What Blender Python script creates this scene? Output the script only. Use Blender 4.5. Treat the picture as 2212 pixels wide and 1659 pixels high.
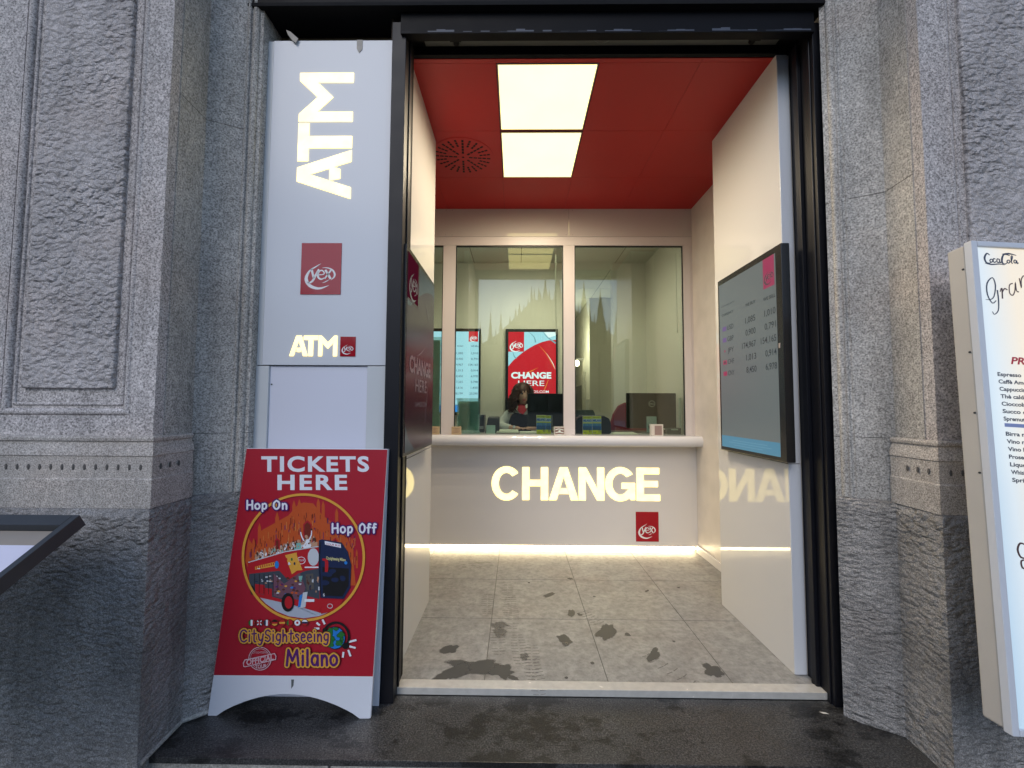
import bpy, bmesh, math, random
from mathutils import Vector, Matrix, noise
random.seed(7)
PI = math.pi
for o in list(bpy.data.objects): bpy.data.objects.remove(o)
SC = bpy.context.scene
COL = SC.collection

# ------------------------------------------------------------------ camera
cam = bpy.data.cameras.new("camera")
cam.sensor_fit = 'HORIZONTAL'; cam.sensor_width = 36.0
cam.lens = 36.0 * 900.0 / 2212.0
cam.clip_start = 0.02; cam.clip_end = 2000
camo = bpy.data.objects.new("camera", cam); COL.objects.link(camo)
def cam_matrix(p, y, r):
    p, y, r = (math.radians(a) for a in (p, y, r))
    f = Vector((-math.sin(y)*math.cos(p), math.cos(y)*math.cos(p), math.sin(p)))
    rt = Vector((math.cos(y), math.sin(y), 0)); up = rt.cross(f)
    rt2 = rt*math.cos(r) + up*math.sin(r); up2 = rt2.cross(f)
    return Matrix((rt2, up2, -f)).transposed().to_4x4()
camo.matrix_world = Matrix.Translation((0, 0, 1.33)) @ cam_matrix(3.05, .64, .3)
SC.camera = camo

# ------------------------------------------------------------------ sky, sun, exposure
w = bpy.data.worlds.new("World"); SC.world = w; w.use_nodes = True
nt = w.node_tree; bg = nt.nodes["Background"]
sky = nt.nodes.new("ShaderNodeTexSky"); sky.sky_type = 'NISHITA'; sky.sun_disc = False
sky.sun_elevation = math.radians(38); sky.sun_rotation = math.radians(200)
sky.air_density = 1.0; sky.dust_density = .8; sky.ozone_density = 2.0
nt.links.new(sky.outputs[0], bg.inputs[0]); bg.inputs[1].default_value = .15
sun = bpy.data.lights.new("sun", 'SUN'); sun.energy = .5; sun.angle = math.radians(30); sun.color = (1, .96, .9)
suno = bpy.data.objects.new("sun", sun); COL.objects.link(suno)
sd = Vector((math.sin(math.radians(200))*math.cos(math.radians(38)), math.cos(math.radians(200))*math.cos(math.radians(38)), math.sin(math.radians(38))))
suno.rotation_euler = sd.to_track_quat('Z', 'Y').to_euler()
SC.view_settings.view_transform = 'Standard'; SC.view_settings.look = 'None'
SC.view_settings.exposure = 0.33; SC.view_settings.gamma = 1.0
SC.render.engine = 'CYCLES'
SC.cycles.max_bounces = 10; SC.cycles.transparent_max_bounces = 12
SC.cycles.sample_clamp_indirect = 6

# ------------------------------------------------------------------ materials
MATS = {}
def soften(m, al):
    m.node_tree.nodes['Principled BSDF'].inputs['Alpha'].default_value = al
    return m
def pm(name, col, rough=.5, metal=0., var=.06, vs=6., bump=0., bs=60., bd=.002, coat=0., es=0., ec=None, spec=.5, alpha=None):
    if name in MATS: return MATS[name]
    m = bpy.data.materials.new(name); m.use_nodes = True; MATS[name] = m
    n = m.node_tree; p = n.nodes["Principled BSDF"]
    tc = n.nodes.new("ShaderNodeTexCoord")
    if var > 0:
        no = n.nodes.new("ShaderNodeTexNoise"); no.inputs["Scale"].default_value = vs; no.inputs["Detail"].default_value = 6
        n.links.new(tc.outputs["Object"], no.inputs["Vector"])
        mx = n.nodes.new("ShaderNodeMix"); mx.data_type = 'RGBA'
        mx.inputs[6].default_value = [c*(1-var) for c in col] + [1]
        mx.inputs[7].default_value = [min(1, c*(1+var)) for c in col] + [1]
        n.links.new(no.outputs["Fac"], mx.inputs[0]); n.links.new(mx.outputs[2], p.inputs["Base Color"])
        mr = n.nodes.new("ShaderNodeMapRange"); mr.inputs[3].default_value = rough*.85; mr.inputs[4].default_value = min(1, rough*1.2)
        n.links.new(no.outputs["Fac"], mr.inputs[0]); n.links.new(mr.outputs[0], p.inputs["Roughness"])
    else:
        p.inputs["Base Color"].default_value = (*col, 1); p.inputs["Roughness"].default_value = rough
    p.inputs["Metallic"].default_value = metal
    p.inputs["Specular IOR Level"].default_value = spec
    p.inputs["Coat Weight"].default_value = coat; p.inputs["Coat Roughness"].default_value = .03
    if es > 0:
        p.inputs["Emission Color"].default_value = (*(ec or col), 1); p.inputs["Emission Strength"].default_value = es
    if bump > 0:
        nb = n.nodes.new("ShaderNodeTexNoise"); nb.inputs["Scale"].default_value = bs; nb.inputs["Detail"].default_value = 4
        n.links.new(tc.outputs["Object"], nb.inputs["Vector"])
        b = n.nodes.new("ShaderNodeBump"); b.inputs["Strength"].default_value = bump; b.inputs["Distance"].default_value = bd
        n.links.new(nb.outputs["Fac"], b.inputs["Height"]); n.links.new(b.outputs[0], p.inputs["Normal"])
    return m

def granite(name, dark, mid, light, rough_h=0., rough_s=40., stain=.3, stretch=(1, 1, 1.8), tilt=0., grain=260., rgh=.85, fine=.5, sheen=None, gw=1.0, streak=0.):
    """speckled stone: grain colours, broad stains, optional hammered relief"""
    m = bpy.data.materials.new(name); m.use_nodes = True; MATS[name] = m
    n = m.node_tree; p = n.nodes["Principled BSDF"]; L = n.links.new
    tc = n.nodes.new("ShaderNodeTexCoord"); co = tc.outputs["Object"]
    g = n.nodes.new("ShaderNodeTexNoise"); g.inputs["Scale"].default_value = grain; g.inputs["Detail"].default_value = 3; g.inputs["Roughness"].default_value = .75
    L(co, g.inputs["Vector"])
    cr = n.nodes.new("ShaderNodeValToRGB"); e = cr.color_ramp.elements
    e[0].position = .5-.14*gw; e[0].color = (*dark, 1); e[1].position = .5+.13*gw; e[1].color = (*light, 1)
    k = e.new(.5); k.color = (*mid, 1)
    L(g.outputs["Fac"], cr.inputs[0])
    g2 = n.nodes.new("ShaderNodeTexNoise"); g2.inputs["Scale"].default_value = grain*.3; g2.inputs["Detail"].default_value = 2
    L(co, g2.inputs["Vector"])
    s = n.nodes.new("ShaderNodeTexNoise"); s.inputs["Scale"].default_value = 2.6; s.inputs["Detail"].default_value = 7; s.inputs["Roughness"].default_value = .62
    mp0 = n.nodes.new("ShaderNodeMapping"); mp0.inputs["Scale"].default_value = (1.6, 1.6, .55 if streak else 1.)
    L(co, mp0.inputs["Vector"]); L(mp0.outputs[0], s.inputs["Vector"])
    sr = n.nodes.new("ShaderNodeMapRange"); sr.inputs[1].default_value = .3; sr.inputs[2].default_value = .7
    sr.inputs[3].default_value = 1-stain; sr.inputs[4].default_value = 1+stain*.45
    L(s.outputs["Fac"], sr.inputs[0])
    g2r = n.nodes.new("ShaderNodeMapRange"); g2r.inputs[1].default_value = .3; g2r.inputs[2].default_value = .7; g2r.inputs[3].default_value = .86; g2r.inputs[4].default_value = 1.12
    L(g2.outputs["Fac"], g2r.inputs[0])
    mu = n.nodes.new("ShaderNodeMath"); mu.operation = 'MULTIPLY'; L(sr.outputs[0], mu.inputs[0]); L(g2r.outputs[0], mu.inputs[1])
    mx = n.nodes.new("ShaderNodeMix"); mx.data_type = 'RGBA'; mx.blend_type = 'MULTIPLY'; mx.inputs[0].default_value = 1
    L(cr.outputs[0], mx.inputs[6]); L(mu.outputs[0], mx.inputs[7])
    # warm iron staining
    s2 = n.nodes.new("ShaderNodeTexNoise"); s2.inputs["Scale"].default_value = 1.7; s2.inputs["Detail"].default_value = 5
    L(co, s2.inputs["Vector"])
    s2r = n.nodes.new("ShaderNodeMapRange"); s2r.inputs[1].default_value = .5; s2r.inputs[2].default_value = .72; s2r.inputs[4].default_value = .55
    L(s2.outputs["Fac"], s2r.inputs[0])
    mx2 = n.nodes.new("ShaderNodeMix"); mx2.data_type = 'RGBA'; mx2.blend_type = 'MULTIPLY'; mx2.inputs[7].default_value = (1., .88, .8, 1)
    L(s2r.outputs[0], mx2.inputs[0]); L(mx.outputs[2], mx2.inputs[6])
    # rain streaks of soot
    mp3 = n.nodes.new("ShaderNodeMapping"); mp3.inputs["Scale"].default_value = (7, 7, .6); L(co, mp3.inputs["Vector"])
    s3 = n.nodes.new("ShaderNodeTexNoise"); s3.inputs["Scale"].default_value = 1.6; s3.inputs["Detail"].default_value = 6; s3.inputs["Roughness"].default_value = .6; L(mp3.outputs[0], s3.inputs["Vector"])
    s3r = n.nodes.new("ShaderNodeMapRange"); s3r.inputs[1].default_value = .52; s3r.inputs[2].default_value = .72; s3r.inputs[4].default_value = stain*1.5; L(s3.outputs["Fac"], s3r.inputs[0])
    mx3 = n.nodes.new("ShaderNodeMix"); mx3.data_type = 'RGBA'; mx3.blend_type = 'MULTIPLY'; mx3.inputs[7].default_value = (.52, .52, .50, 1)
    L(s3r.outputs[0], mx3.inputs[0]); L(mx2.outputs[2], mx3.inputs[6])
    L(mx3.outputs[2], p.inputs["Base Color"]); p.inputs["Roughness"].default_value = rgh
    b = n.nodes.new("ShaderNodeBump"); b.inputs["Strength"].default_value = fine; b.inputs["Distance"].default_value = .0012
    L(g.outputs["Fac"], b.inputs["Height"])
    last = b
    if rough_h > 0:
        mp = n.nodes.new("ShaderNodeMapping"); mp.inputs["Scale"].default_value = stretch; mp.inputs["Rotation"].default_value = (0, tilt, 0)
        L(co, mp.inputs["Vector"])
        r = n.nodes.new("ShaderNodeTexNoise"); r.inputs["Scale"].default_value = rough_s; r.inputs["Detail"].default_value = 4; r.inputs["Roughness"].default_value = .55
        L(mp.outputs[0], r.inputs["Vector"])
        dn = n.nodes.new("ShaderNodeTexNoise"); dn.inputs["Scale"].default_value = rough_s*.8; dn.inputs["Detail"].default_value = 2; L(mp.outputs[0], dn.inputs["Vector"])
        vm = n.nodes.new("ShaderNodeVectorMath"); vm.operation = 'MULTIPLY_ADD'; vm.inputs[1].default_value = (.05, .05, .05); L(dn.outputs["Color"], vm.inputs[0]); L(mp.outputs[0], vm.inputs[2])
        vo = n.nodes.new("ShaderNodeTexVoronoi"); vo.inputs["Scale"].default_value = rough_s*1.25; L(vm.outputs[0], vo.inputs["Vector"])
        am = n.nodes.new("ShaderNodeMath"); am.operation = 'MULTIPLY_ADD'; am.inputs[1].default_value = -.6; L(vo.outputs["Distance"], am.inputs[0]); L(r.outputs["Fac"], am.inputs[2])
        pw = n.nodes.new("ShaderNodeTexNoise"); pw.inputs["Scale"].default_value = 3.2; pw.inputs["Detail"].default_value = 2; L(co, pw.inputs["Vector"])
        pr = n.nodes.new("ShaderNodeMapRange"); pr.inputs[1].default_value = .3; pr.inputs[2].default_value = .7; pr.inputs[3].default_value = .45; pr.inputs[4].default_value = 1.0; L(pw.outputs["Fac"], pr.inputs[0])
        b2 = n.nodes.new("ShaderNodeBump"); b2.inputs["Distance"].default_value = rough_h; L(pr.outputs[0], b2.inputs["Strength"])
        L(am.outputs[0], b2.inputs["Height"]); L(b.outputs[0], b2.inputs["Normal"]); last = b2
    L(last.outputs[0], p.inputs["Normal"])
    return m

def wet_on(m):
    """irregular damp patches: darker, smoother stone"""
    n = m.node_tree; p = n.nodes["Principled BSDF"]; L = n.links.new
    tc = n.nodes.new("ShaderNodeTexCoord"); no = n.nodes.new("ShaderNodeTexNoise"); no.inputs["Scale"].default_value = 4.2; no.inputs["Detail"].default_value = 9; no.inputs["Roughness"].default_value = .68
    mp = n.nodes.new("ShaderNodeMapping"); mp.inputs["Location"].default_value = (3.35, 1.1, 0); mp.inputs["Scale"].default_value = (1, 1.5, 1)
    L(tc.outputs["Object"], mp.inputs[0]); L(mp.outputs[0], no.inputs["Vector"])
    r = n.nodes.new("ShaderNodeMapRange"); r.inputs[1].default_value = .51; r.inputs[2].default_value = .57; r.inputs[3].default_value = 1; r.inputs[4].default_value = .33; L(no.outputs["Fac"], r.inputs[0])
    src = p.inputs["Base Color"].links[0].from_socket
    mx = n.nodes.new("ShaderNodeMix"); mx.data_type = 'RGBA'; mx.blend_type = 'MULTIPLY'; mx.inputs[0].default_value = 1
    L(src, mx.inputs[6]); L(r.outputs[0], mx.inputs[7]); L(mx.outputs[2], p.inputs["Base Color"])
def glass_mat(name, tint, ior=1.5, gl=(1, 1, 1), rough=0.0, haze=0., hazecol=(.5, .6, .55)):
    m = bpy.data.materials.new(name); m.use_nodes = True; MATS[name] = m
    n = m.node_tree; n.nodes.remove(n.nodes["Principled BSDF"]); out = n.nodes["Material Output"]; L = n.links.new
    t = n.nodes.new("ShaderNodeBsdfTransparent"); t.inputs[0].default_value = (*tint, 1)
    g = n.nodes.new("ShaderNodeBsdfGlossy"); g.inputs["Color"].default_value = (*gl, 1); g.inputs["Roughness"].default_value = rough
    f = n.nodes.new("ShaderNodeFresnel"); f.inputs[0].default_value = ior
    mx = n.nodes.new("ShaderNodeMixShader"); L(f.outputs[0], mx.inputs[0]); 
    if haze > 0:
        d = n.nodes.new("ShaderNodeBsdfDiffuse"); d.inputs[0].default_value = (*hazecol, 1)
        tl = n.nodes.new("ShaderNodeBsdfTranslucent"); tl.inputs[0].default_value = (*hazecol, 1)
        ms = n.nodes.new("ShaderNodeMixShader"); L(d.outputs[0], ms.inputs[1]); L(tl.outputs[0], ms.inputs[2])
        mh = n.nodes.new("ShaderNodeMixShader"); mh.inputs[0].default_value = haze
        L(t.outputs[0], mh.inputs[1]); L(ms.outputs[0], mh.inputs[2]); L(mh.outputs[0], mx.inputs[1])
    else: L(t.outputs[0], mx.inputs[1])
    L(g.outputs[0], mx.inputs[2]); L(mx.outputs[0], out.inputs[0])
    return m

GR_SHAFT = granite("granite_shaft", (.17, .155, .148), (.48, .44, .422), (.75, .695, .67), stain=.26, grain=150, fine=.8, streak=1)
GR_BEAD = granite("granite_side", (.18, .17, .157), (.45, .427, .395), (.68, .647, .60), stain=.34, grain=140, fine=.8, streak=1)
GR_RUST = granite("granite_hammered", (.28, .26, .252), (.48, .44, .425), (.66, .61, .59), rough_h=.036, rough_s=29, stretch=(.9, .9, 1.25), tilt=.2, stain=.25, grain=230, fine=.4)
GR_BASE = granite("granite_base", (.20, .18, .16), (.43, .395, .36), (.66, .61, .565), stain=.3, grain=200, fine=.8)
GR_PLINTH = granite("granite_plinth", (.15, .144, .138), (.29, .278, .267), (.45, .43, .413), rough_h=.026, rough_s=30, stretch=(.8, .8, 1.4), tilt=.6, stain=.42, grain=230, fine=.5)
GR_STEP = granite("granite_step", (.014, .014, .0145), (.046, .046, .046), (.12, .12, .118), stain=.35, grain=150, rgh=.32, fine=.6)
wet_on(GR_STEP)
GR_RISER = granite("concrete_riser", (.26, .25, .225), (.40, .38, .345), (.52, .50, .46), stain=.35, grain=150)
GR_PAVE = granite("paving_stone", (.04, .04, .04), (.085, .085, .085), (.13, .13, .13), stain=.3, grain=120)
GR_TILE = granite("floor_tile", (.205, .202, .192), (.285, .282, .268), (.345, .34, .325), stain=.13, grain=26, rgh=.42, fine=.15, gw=1.3)
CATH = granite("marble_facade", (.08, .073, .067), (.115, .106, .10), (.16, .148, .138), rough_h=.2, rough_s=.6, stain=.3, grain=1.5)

WHITE = pm("white_panel", (.66, .64, .61), .028, var=.03, vs=1.6, spec=.5)
WHITE2 = pm("white_laminate", (.70, .67, .64), .22, var=.04, vs=2, spec=.5)
WHITE_OUT = pm("white_composite", (.66, .68, .72), .2, var=.03, vs=1.2, spec=.35)
WHITE_TRIM = pm("white_trim", (.60, .62, .63), .3, var=.04, vs=3)
LAV = pm("backlit_acrylic", (.70, .71, .80), .25, var=.02, vs=1.5)
CREAM = pm("cream_wall", (.66, .62, .56), .4, var=.10, vs=2.2)
BLACKM = pm("black_powder_coat", (.007, .0075, .011), .42, var=.15, vs=10, spec=.28)
BLACKL = pm("black_lintel_paint", (.0035, .0035, .005), .5, var=.2, vs=10, spec=.12)
BLACKD = pm("black_dusty", (.008, .008, .009), .8, var=.4, vs=8, spec=.2)
RUST = pm("brown_recess", (.045, .030, .018), .8, var=.5, vs=7)
DUST_HL = pm("dusty_highlight_edge", (.055, .065, .09), .5, var=.5, vs=14)
STEEL = pm("steel_strip", (.62, .60, .55), .25, metal=.25, var=.2, vs=30)
REDC = pm("red_ceiling_panel", (.42, .012, .010), .5, var=.06, vs=2)
REDDK = pm("red_seam", (.13, .004, .004), .6)
DARK = pm("dark_slot", (.01, .004, .004), .8)
LEDP = pm("lit_diffuser", (.12, .12, .12), .5, var=0, es=2.0, ec=(1., .82, .335))
LEDE = pm("lit_edge", (.8, .78, .7), .5, var=0, es=3., ec=(1., .9, .72))
LETTER = pm("lit_letter", (.12, .12, .12), .35, var=0, es=2.1, ec=(1., .80, .30))
def uneven(m, sc, lo, hi):
    """lamps behind the sheet shine through unevenly"""
    n = m.node_tree; p = n.nodes["Principled BSDF"]; st_ = p.inputs["Emission Strength"]; v0 = st_.default_value
    tc = n.nodes.new("ShaderNodeTexCoord"); no = n.nodes.new("ShaderNodeTexNoise"); no.inputs["Scale"].default_value = sc; no.inputs["Detail"].default_value = 3; n.links.new(tc.outputs["Object"], no.inputs["Vector"])
    mr = n.nodes.new("ShaderNodeMapRange"); mr.inputs[1].default_value = .35; mr.inputs[2].default_value = .65; mr.inputs[3].default_value = v0*lo; mr.inputs[4].default_value = v0*hi
    n.links.new(no.outputs["Fac"], mr.inputs[0]); n.links.new(mr.outputs[0], st_)
uneven(LETTER, 14, .88, 1.06); uneven(LEDP, 3, .97, 1.03)
LETTERH = pm("lit_letter_halo", (.8, .76, .62), .35, var=0, es=.35, ec=(1., .86, .58))
STRIP = pm("lit_strip", (.9, .85, .7), .5, var=0, es=12., ec=(1., .82, .5))
REDP = pm("red_plate", (.36, .008, .018), .08, var=.05, vs=4)
LOGOW = pm("logo_white", (.8, .8, .8), .3, var=0)
GREY = pm("grey_frame", (.30, .30, .29), .4)
PUN = pm("dark_hollow", (.10, .092, .085), .9)
SEAM = pm("dark_joint", (.05, .05, .05), .8)
GROUT = pm("tile_grout", (.13, .128, .12), .9)
WETH = pm("damp_rim", (.12, .118, .113), .45, var=.1, vs=20)
GLINT = pm("glare_fleck", (.3, .29, .27), .03)
WET = pm("wet_patch", (.085, .084, .080), .4, var=.12, vs=20)
WETL = pm("damp_patch", (.17, .167, .158), .45, var=.12, vs=30)
WETS = pm("wet_dark_stone", (.008, .008, .009), .3, var=.3, vs=40)
BRUSH = pm("scuff", (.62, .6, .55), .6)

# ------------------------------------------------------------------ builders
class MB:
    def __init__(s): s.v = []; s.f = []; s.mi = []; s.m = []
    def mat(s, m):
        if m not in s.m: s.m.append(m)
        return s.m.index(m)
    def add(s, vs, fs, m):
        o = len(s.v); i = s.mat(m); s.v += [tuple(a) for a in vs]
        for f in fs: s.f.append([o+k for k in f]); s.mi.append(i)
        return s
    def box(s, x0, y0, z0, x1, y1, z1, m):
        x0, x1 = min(x0, x1), max(x0, x1); y0, y1 = min(y0, y1), max(y0, y1); z0, z1 = min(z0, z1), max(z0, z1)
        v = [(x, y, z) for z in (z0, z1) for y in (y0, y1) for x in (x0, x1)]
        return s.add(v, [(0, 2, 3, 1), (4, 5, 7, 6), (0, 1, 5, 4), (2, 6, 7, 3), (0, 4, 6, 2), (1, 3, 7, 5)], m)
    def poly(s, pts, m): return s.add(pts, [list(range(len(pts)))], m)
    def loft(s, rings, m, cap=True, closed=True):
        n = len(rings[0]); v = [p for r in rings for p in r]; f = []
        for i in range(len(rings)-1):
            for j in range(n if closed else n-1):
                k = (j+1) % n; f.append((i*n+j, i*n+k, (i+1)*n+k, (i+1)*n+j))
        if cap: f.append(list(range(n))[::-1]); f.append([(len(rings)-1)*n+j for j in range(n)])
        return s.add(v, f, m)
    def prism(s, plan, z0, z1, m): return s.loft([[(x, y, z0) for x, y in plan], [(x, y, z1) for x, y in plan]], m)
    def tube(s, pts, r, m, n=8, cap=True):
        pts = [Vector(p) for p in pts]; rs = r if isinstance(r, (list, tuple)) else [r]*len(pts); rings = []
        a = None
        for i, p in enumerate(pts):
            d = (pts[min(i+1, len(pts)-1)]-pts[max(i-1, 0)]).normalized()
            if a is None: a = d.orthogonal().normalized()
            a = (a-d*a.dot(d)); a = a.normalized() if a.length > 1e-6 else d.orthogonal().normalized()
            b = d.cross(a)
            rings.append([p+(a*math.cos(t)+b*math.sin(t))*rs[i] for t in [2*PI*j/n for j in range(n)]])
        return s.loft(rings, m, cap)
    def ell(s, c, r, m, nu=14, nv=9, fn=None):
        c = Vector(c); rings = []
        for i in range(1, nv):
            th = PI*i/nv; ring = []
            for j in range(nu):
                ph = 2*PI*j/nu; d = Vector((math.sin(th)*math.cos(ph), math.sin(th)*math.sin(ph), math.cos(th)))
                k = fn(d) if fn else 1
                ring.append(c+Vector((d.x*r[0], d.y*r[1], d.z*r[2]))*k)
            rings.append(ring)
        return s.loft(rings, m)
    def build(s, name, parent=None, bevel=0., seg=2, smooth=True, recalc=True, loc=None, ang=35):
        me = bpy.data.meshes.new(name)
        base = Vector((0, 0, 0))
        if parent is not None: base = WL(parent)
        elif loc is not None: base = Vector(loc)
        me.from_pydata([tuple(Vector(v)-base) for v in s.v], [], s.f)
        for m in s.m: me.materials.append(m)
        me.polygons.foreach_set("material_index", s.mi)
        if recalc or bevel:
            bm = bmesh.new(); bm.from_mesh(me)
            if recalc: bmesh.ops.recalc_face_normals(bm, faces=bm.faces)
            if bevel:
                ed = [e for e in bm.edges if len(e.link_faces) == 2 and e.calc_face_angle(0) > .5]
                bmesh.ops.bevel(bm, geom=ed, offset=bevel, segments=seg, affect='EDGES', profile=.5, clamp_overlap=True)
            bm.to_mesh(me); bm.free()
        if smooth:
            me.polygons.foreach_set("use_smooth", [True]*len(me.polygons)); me.set_sharp_from_angle(angle=math.radians(ang))
        me.update()
        o = bpy.data.objects.new(name, me); COL.objects.link(o)
        if bevel and smooth:
            wm = o.modifiers.new('weighted', 'WEIGHTED_NORMAL'); wm.keep_sharp = True; wm.weight = 100
        if parent is not None: o.parent = parent
        else: o.location = base
        return o
def WL(o):
    l = Vector(o.location); 
    while o.parent: o = o.parent; l += Vector(o.location)
    return l
def tag(o, label, cat, group=None):
    o['label'] = label; o['category'] = cat
    if group: o['group'] = group
    return o
def thing(name, label, cat, loc=(0, 0, 0), group=None):
    o = bpy.data.objects.new(name, None); COL.objects.link(o); o.location = loc; o.empty_display_size = .1
    return tag(o, label, cat, group)
def struct(o, kind='structure'): o['kind'] = kind; return o

_tc = {}
def text_geo(t, bold=0., space=1., shear=0., ext=0.):
    """letters as flat (or solid) geometry, normalised so that the text spans 0..1 wide and cap height 0..1"""
    key = (t, bold, space, shear, ext)
    if key in _tc: return _tc[key]
    cu = bpy.data.curves.new("t", 'FONT'); cu.body = t; cu.offset = bold; cu.space_character = space; cu.shear = shear; cu.resolution_u = 4
    ob = bpy.data.objects.new("t", cu); COL.objects.link(ob)
    dg = bpy.context.evaluated_depsgraph_get(); dg.update()
    me = bpy.data.meshes.new_from_object(ob.evaluated_get(dg))
    v = [(a.co.x, a.co.y) for a in me.vertices]; f = [list(p.vertices) for p in me.polygons]
    bpy.data.objects.remove(ob); bpy.data.curves.remove(cu); bpy.data.meshes.remove(me)
    x0 = min(a for a, b in v); x1 = max(a for a, b in v)
    _tc[key] = ([((a-x0)/(x1-x0), b) for a, b in v], f, x1-x0); return _tc[key]
CAPH = None
def caph(bold=0.):
    v, f, wd = text_geo("H", bold); return max(b for a, b in v)

class Art:
    """flat printed artwork laid on a surface; fn(x, y, lift) -> point in space"""
    def __init__(s, mb, fn, lift=.0004): s.mb = mb; s.fn = fn; s.lift = lift; s.k = 1
    def P(s, x, y, k=None): return s.fn(x, y, (k or s.k)*s.lift)
    def poly(s, pts, m, k=None): s.mb.poly([s.P(x, y, k) for x, y in pts], m)
    def rect(s, x0, y0, x1, y1, m, k=None): s.poly([(x0, y0), (x1, y0), (x1, y1), (x0, y1)], m, k)
    def ellipse(s, cx, cy, rx, ry, m, k=None, n=40, a0=0, a1=2*PI):
        s.poly([(cx+rx*math.cos(a0+(a1-a0)*i/n), cy+ry*math.sin(a0+(a1-a0)*i/n)) for i in range(n+(0 if a1-a0 >= 2*PI-.01 else 1))], m, k)
    def ring(s, cx, cy, rx, ry, wd, m, k=None, n=64, a0=0, a1=2*PI):
        pts = [(cx+rx*math.cos(a0+(a1-a0)*i/n), cy+ry*math.sin(a0+(a1-a0)*i/n)) for i in range(n+1)]
        s.ribbon(pts, [wd]*len(pts), m, k, smooth=0)
    def ribbon(s, pts, ws, m, k=None, smooth=3):
        if smooth and len(pts) > 2:
            q = []; qw = []
            for i in range(len(pts)-1):
                p0 = pts[max(i-1, 0)]; p1 = pts[i]; p2 = pts[i+1]; p3 = pts[min(i+2, len(pts)-1)]
                for j in range(smooth):
                    t = j/smooth
                    q.append(tuple(.5*((2*p1[c])+(-p0[c]+p2[c])*t+(2*p0[c]-5*p1[c]+4*p2[c]-p3[c])*t*t+(-p0[c]+3*p1[c]-3*p2[c]+p3[c])*t**3) for c in (0, 1)))
                    qw.append(ws[i]*(1-t)+ws[i+1]*t)
            q.append(pts[-1]); qw.append(ws[-1]); pts, ws = q, qw
        v = []
        for i, p in enumerate(pts):
            a = pts[max(i-1, 0)]; b = pts[min(i+1, len(pts)-1)]; dx, dy = b[0]-a[0], b[1]-a[1]; l = math.hypot(dx, dy) or 1
            nx, ny = -dy/l*ws[i]/2, dx/l*ws[i]/2
            v += [s.P(p[0]+nx, p[1]+ny, k), s.P(p[0]-nx, p[1]-ny, k)]
        s.mb.add(v, [(2*i, 2*i+1, 2*i+3, 2*i+2) for i in range(len(pts)-1)], m)
    def text(s, t, x0, x1, yb, yt, m, k=None, bold=0., space=1., shear=0., rot=0.):
        """text between x0..x1, baseline at yb, top of capitals at yt"""
        v, f, wd = text_geo(t, bold, space, shear); ch = caph(bold); sy = (yt-yb)/ch
        out = []
        for a, b in v:
            x = x0+a*(x1-x0); y = yb+b*sy
            y += rot*(x-x0)
            out.append(s.P(x, y, k))
        s.mb.add(out, f, m)
    def logo(s, cx, cy, sc, m, k=None, flip=1):
        """oval swoosh round three small letters; sc = half width, flip=-1 when y runs down"""
        def Q(p): return [(cx+a*sc, cy+b*sc*flip) for a, b in p]
        s.ribbon(Q([(.02, .86), (-.35, .62), (-.70, .40), (-.93, .02), (-.96, -.32), (-.72, -.68), (-.30, -.86), (.10, -.86), (.62, -.66)]), [x*sc for x in (.01, .08, .10, .20, .24, .22, .18, .13, .01)], m, k)
        s.ribbon(Q([(.10, .56), (.50, .55), (.85, .38), (.99, .10), (.92, -.12), (.72, -.30)]), [x*sc for x in (.01, .07, .12, .13, .10, .01)], m, k)
        s.ribbon(Q([(.15, -.50), (.40, -.40), (.62, -.26)]), [x*sc for x in (.01, .07, .01)], m, k)
        W = .145*sc
        s.ribbon(Q([(-.62, .48), (-.50, -.02), (-.44, -.16)]), [W, W, W*.8], m, k, 2)
        s.ribbon(Q([(-.12, .46), (-.34, .02), (-.50, -.32), (-.70, -.48), (-.86, -.46)]), [W*.8, W, W, W*.8, W*.4], m, k)
        s.ribbon(Q([(-.14, .06), (.20, .10), (.26, .22), (.10, .38), (-.10, .30), (-.19, .06), (-.10, -.16), (.10, -.24), (.30, -.12)]), [x*sc for x in (.06, .07, .08, .09, .11, .14, .13, .10, .05)], m, k)
        s.ribbon(Q([(.33, .42), (.72, -.22)]), [W, W*1.05], m, k, 0)
        s.ribbon(Q([(.74, .42), (.30, -.20)]), [W*.8, W*.7], m, k, 0)

def plane_fn(o, U, V, N):
    o, U, V, N = map(Vector, (o, U, V, N))
    return lambda x, y, l: o+U*x+V*y+N*l
def blob(cx, cy, rx, ry, seed, n=36, amp=.35, rot=0.):
    out = []
    for i in range(n):
        a = 2*PI*i/n; k = 1+amp*noise.noise(Vector((math.cos(a)*1.6+seed*7.1, math.sin(a)*1.6, seed*3.3)))*1.6+amp*.4*noise.noise(Vector((math.cos(a)*6, math.sin(a)*6+seed, seed)))
        x, y = rx*k*math.cos(a), ry*k*math.sin(a)
        out.append((cx+x*math.cos(rot)-y*math.sin(rot), cy+x*math.sin(rot)+y*math.cos(rot)))
    return out

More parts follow.
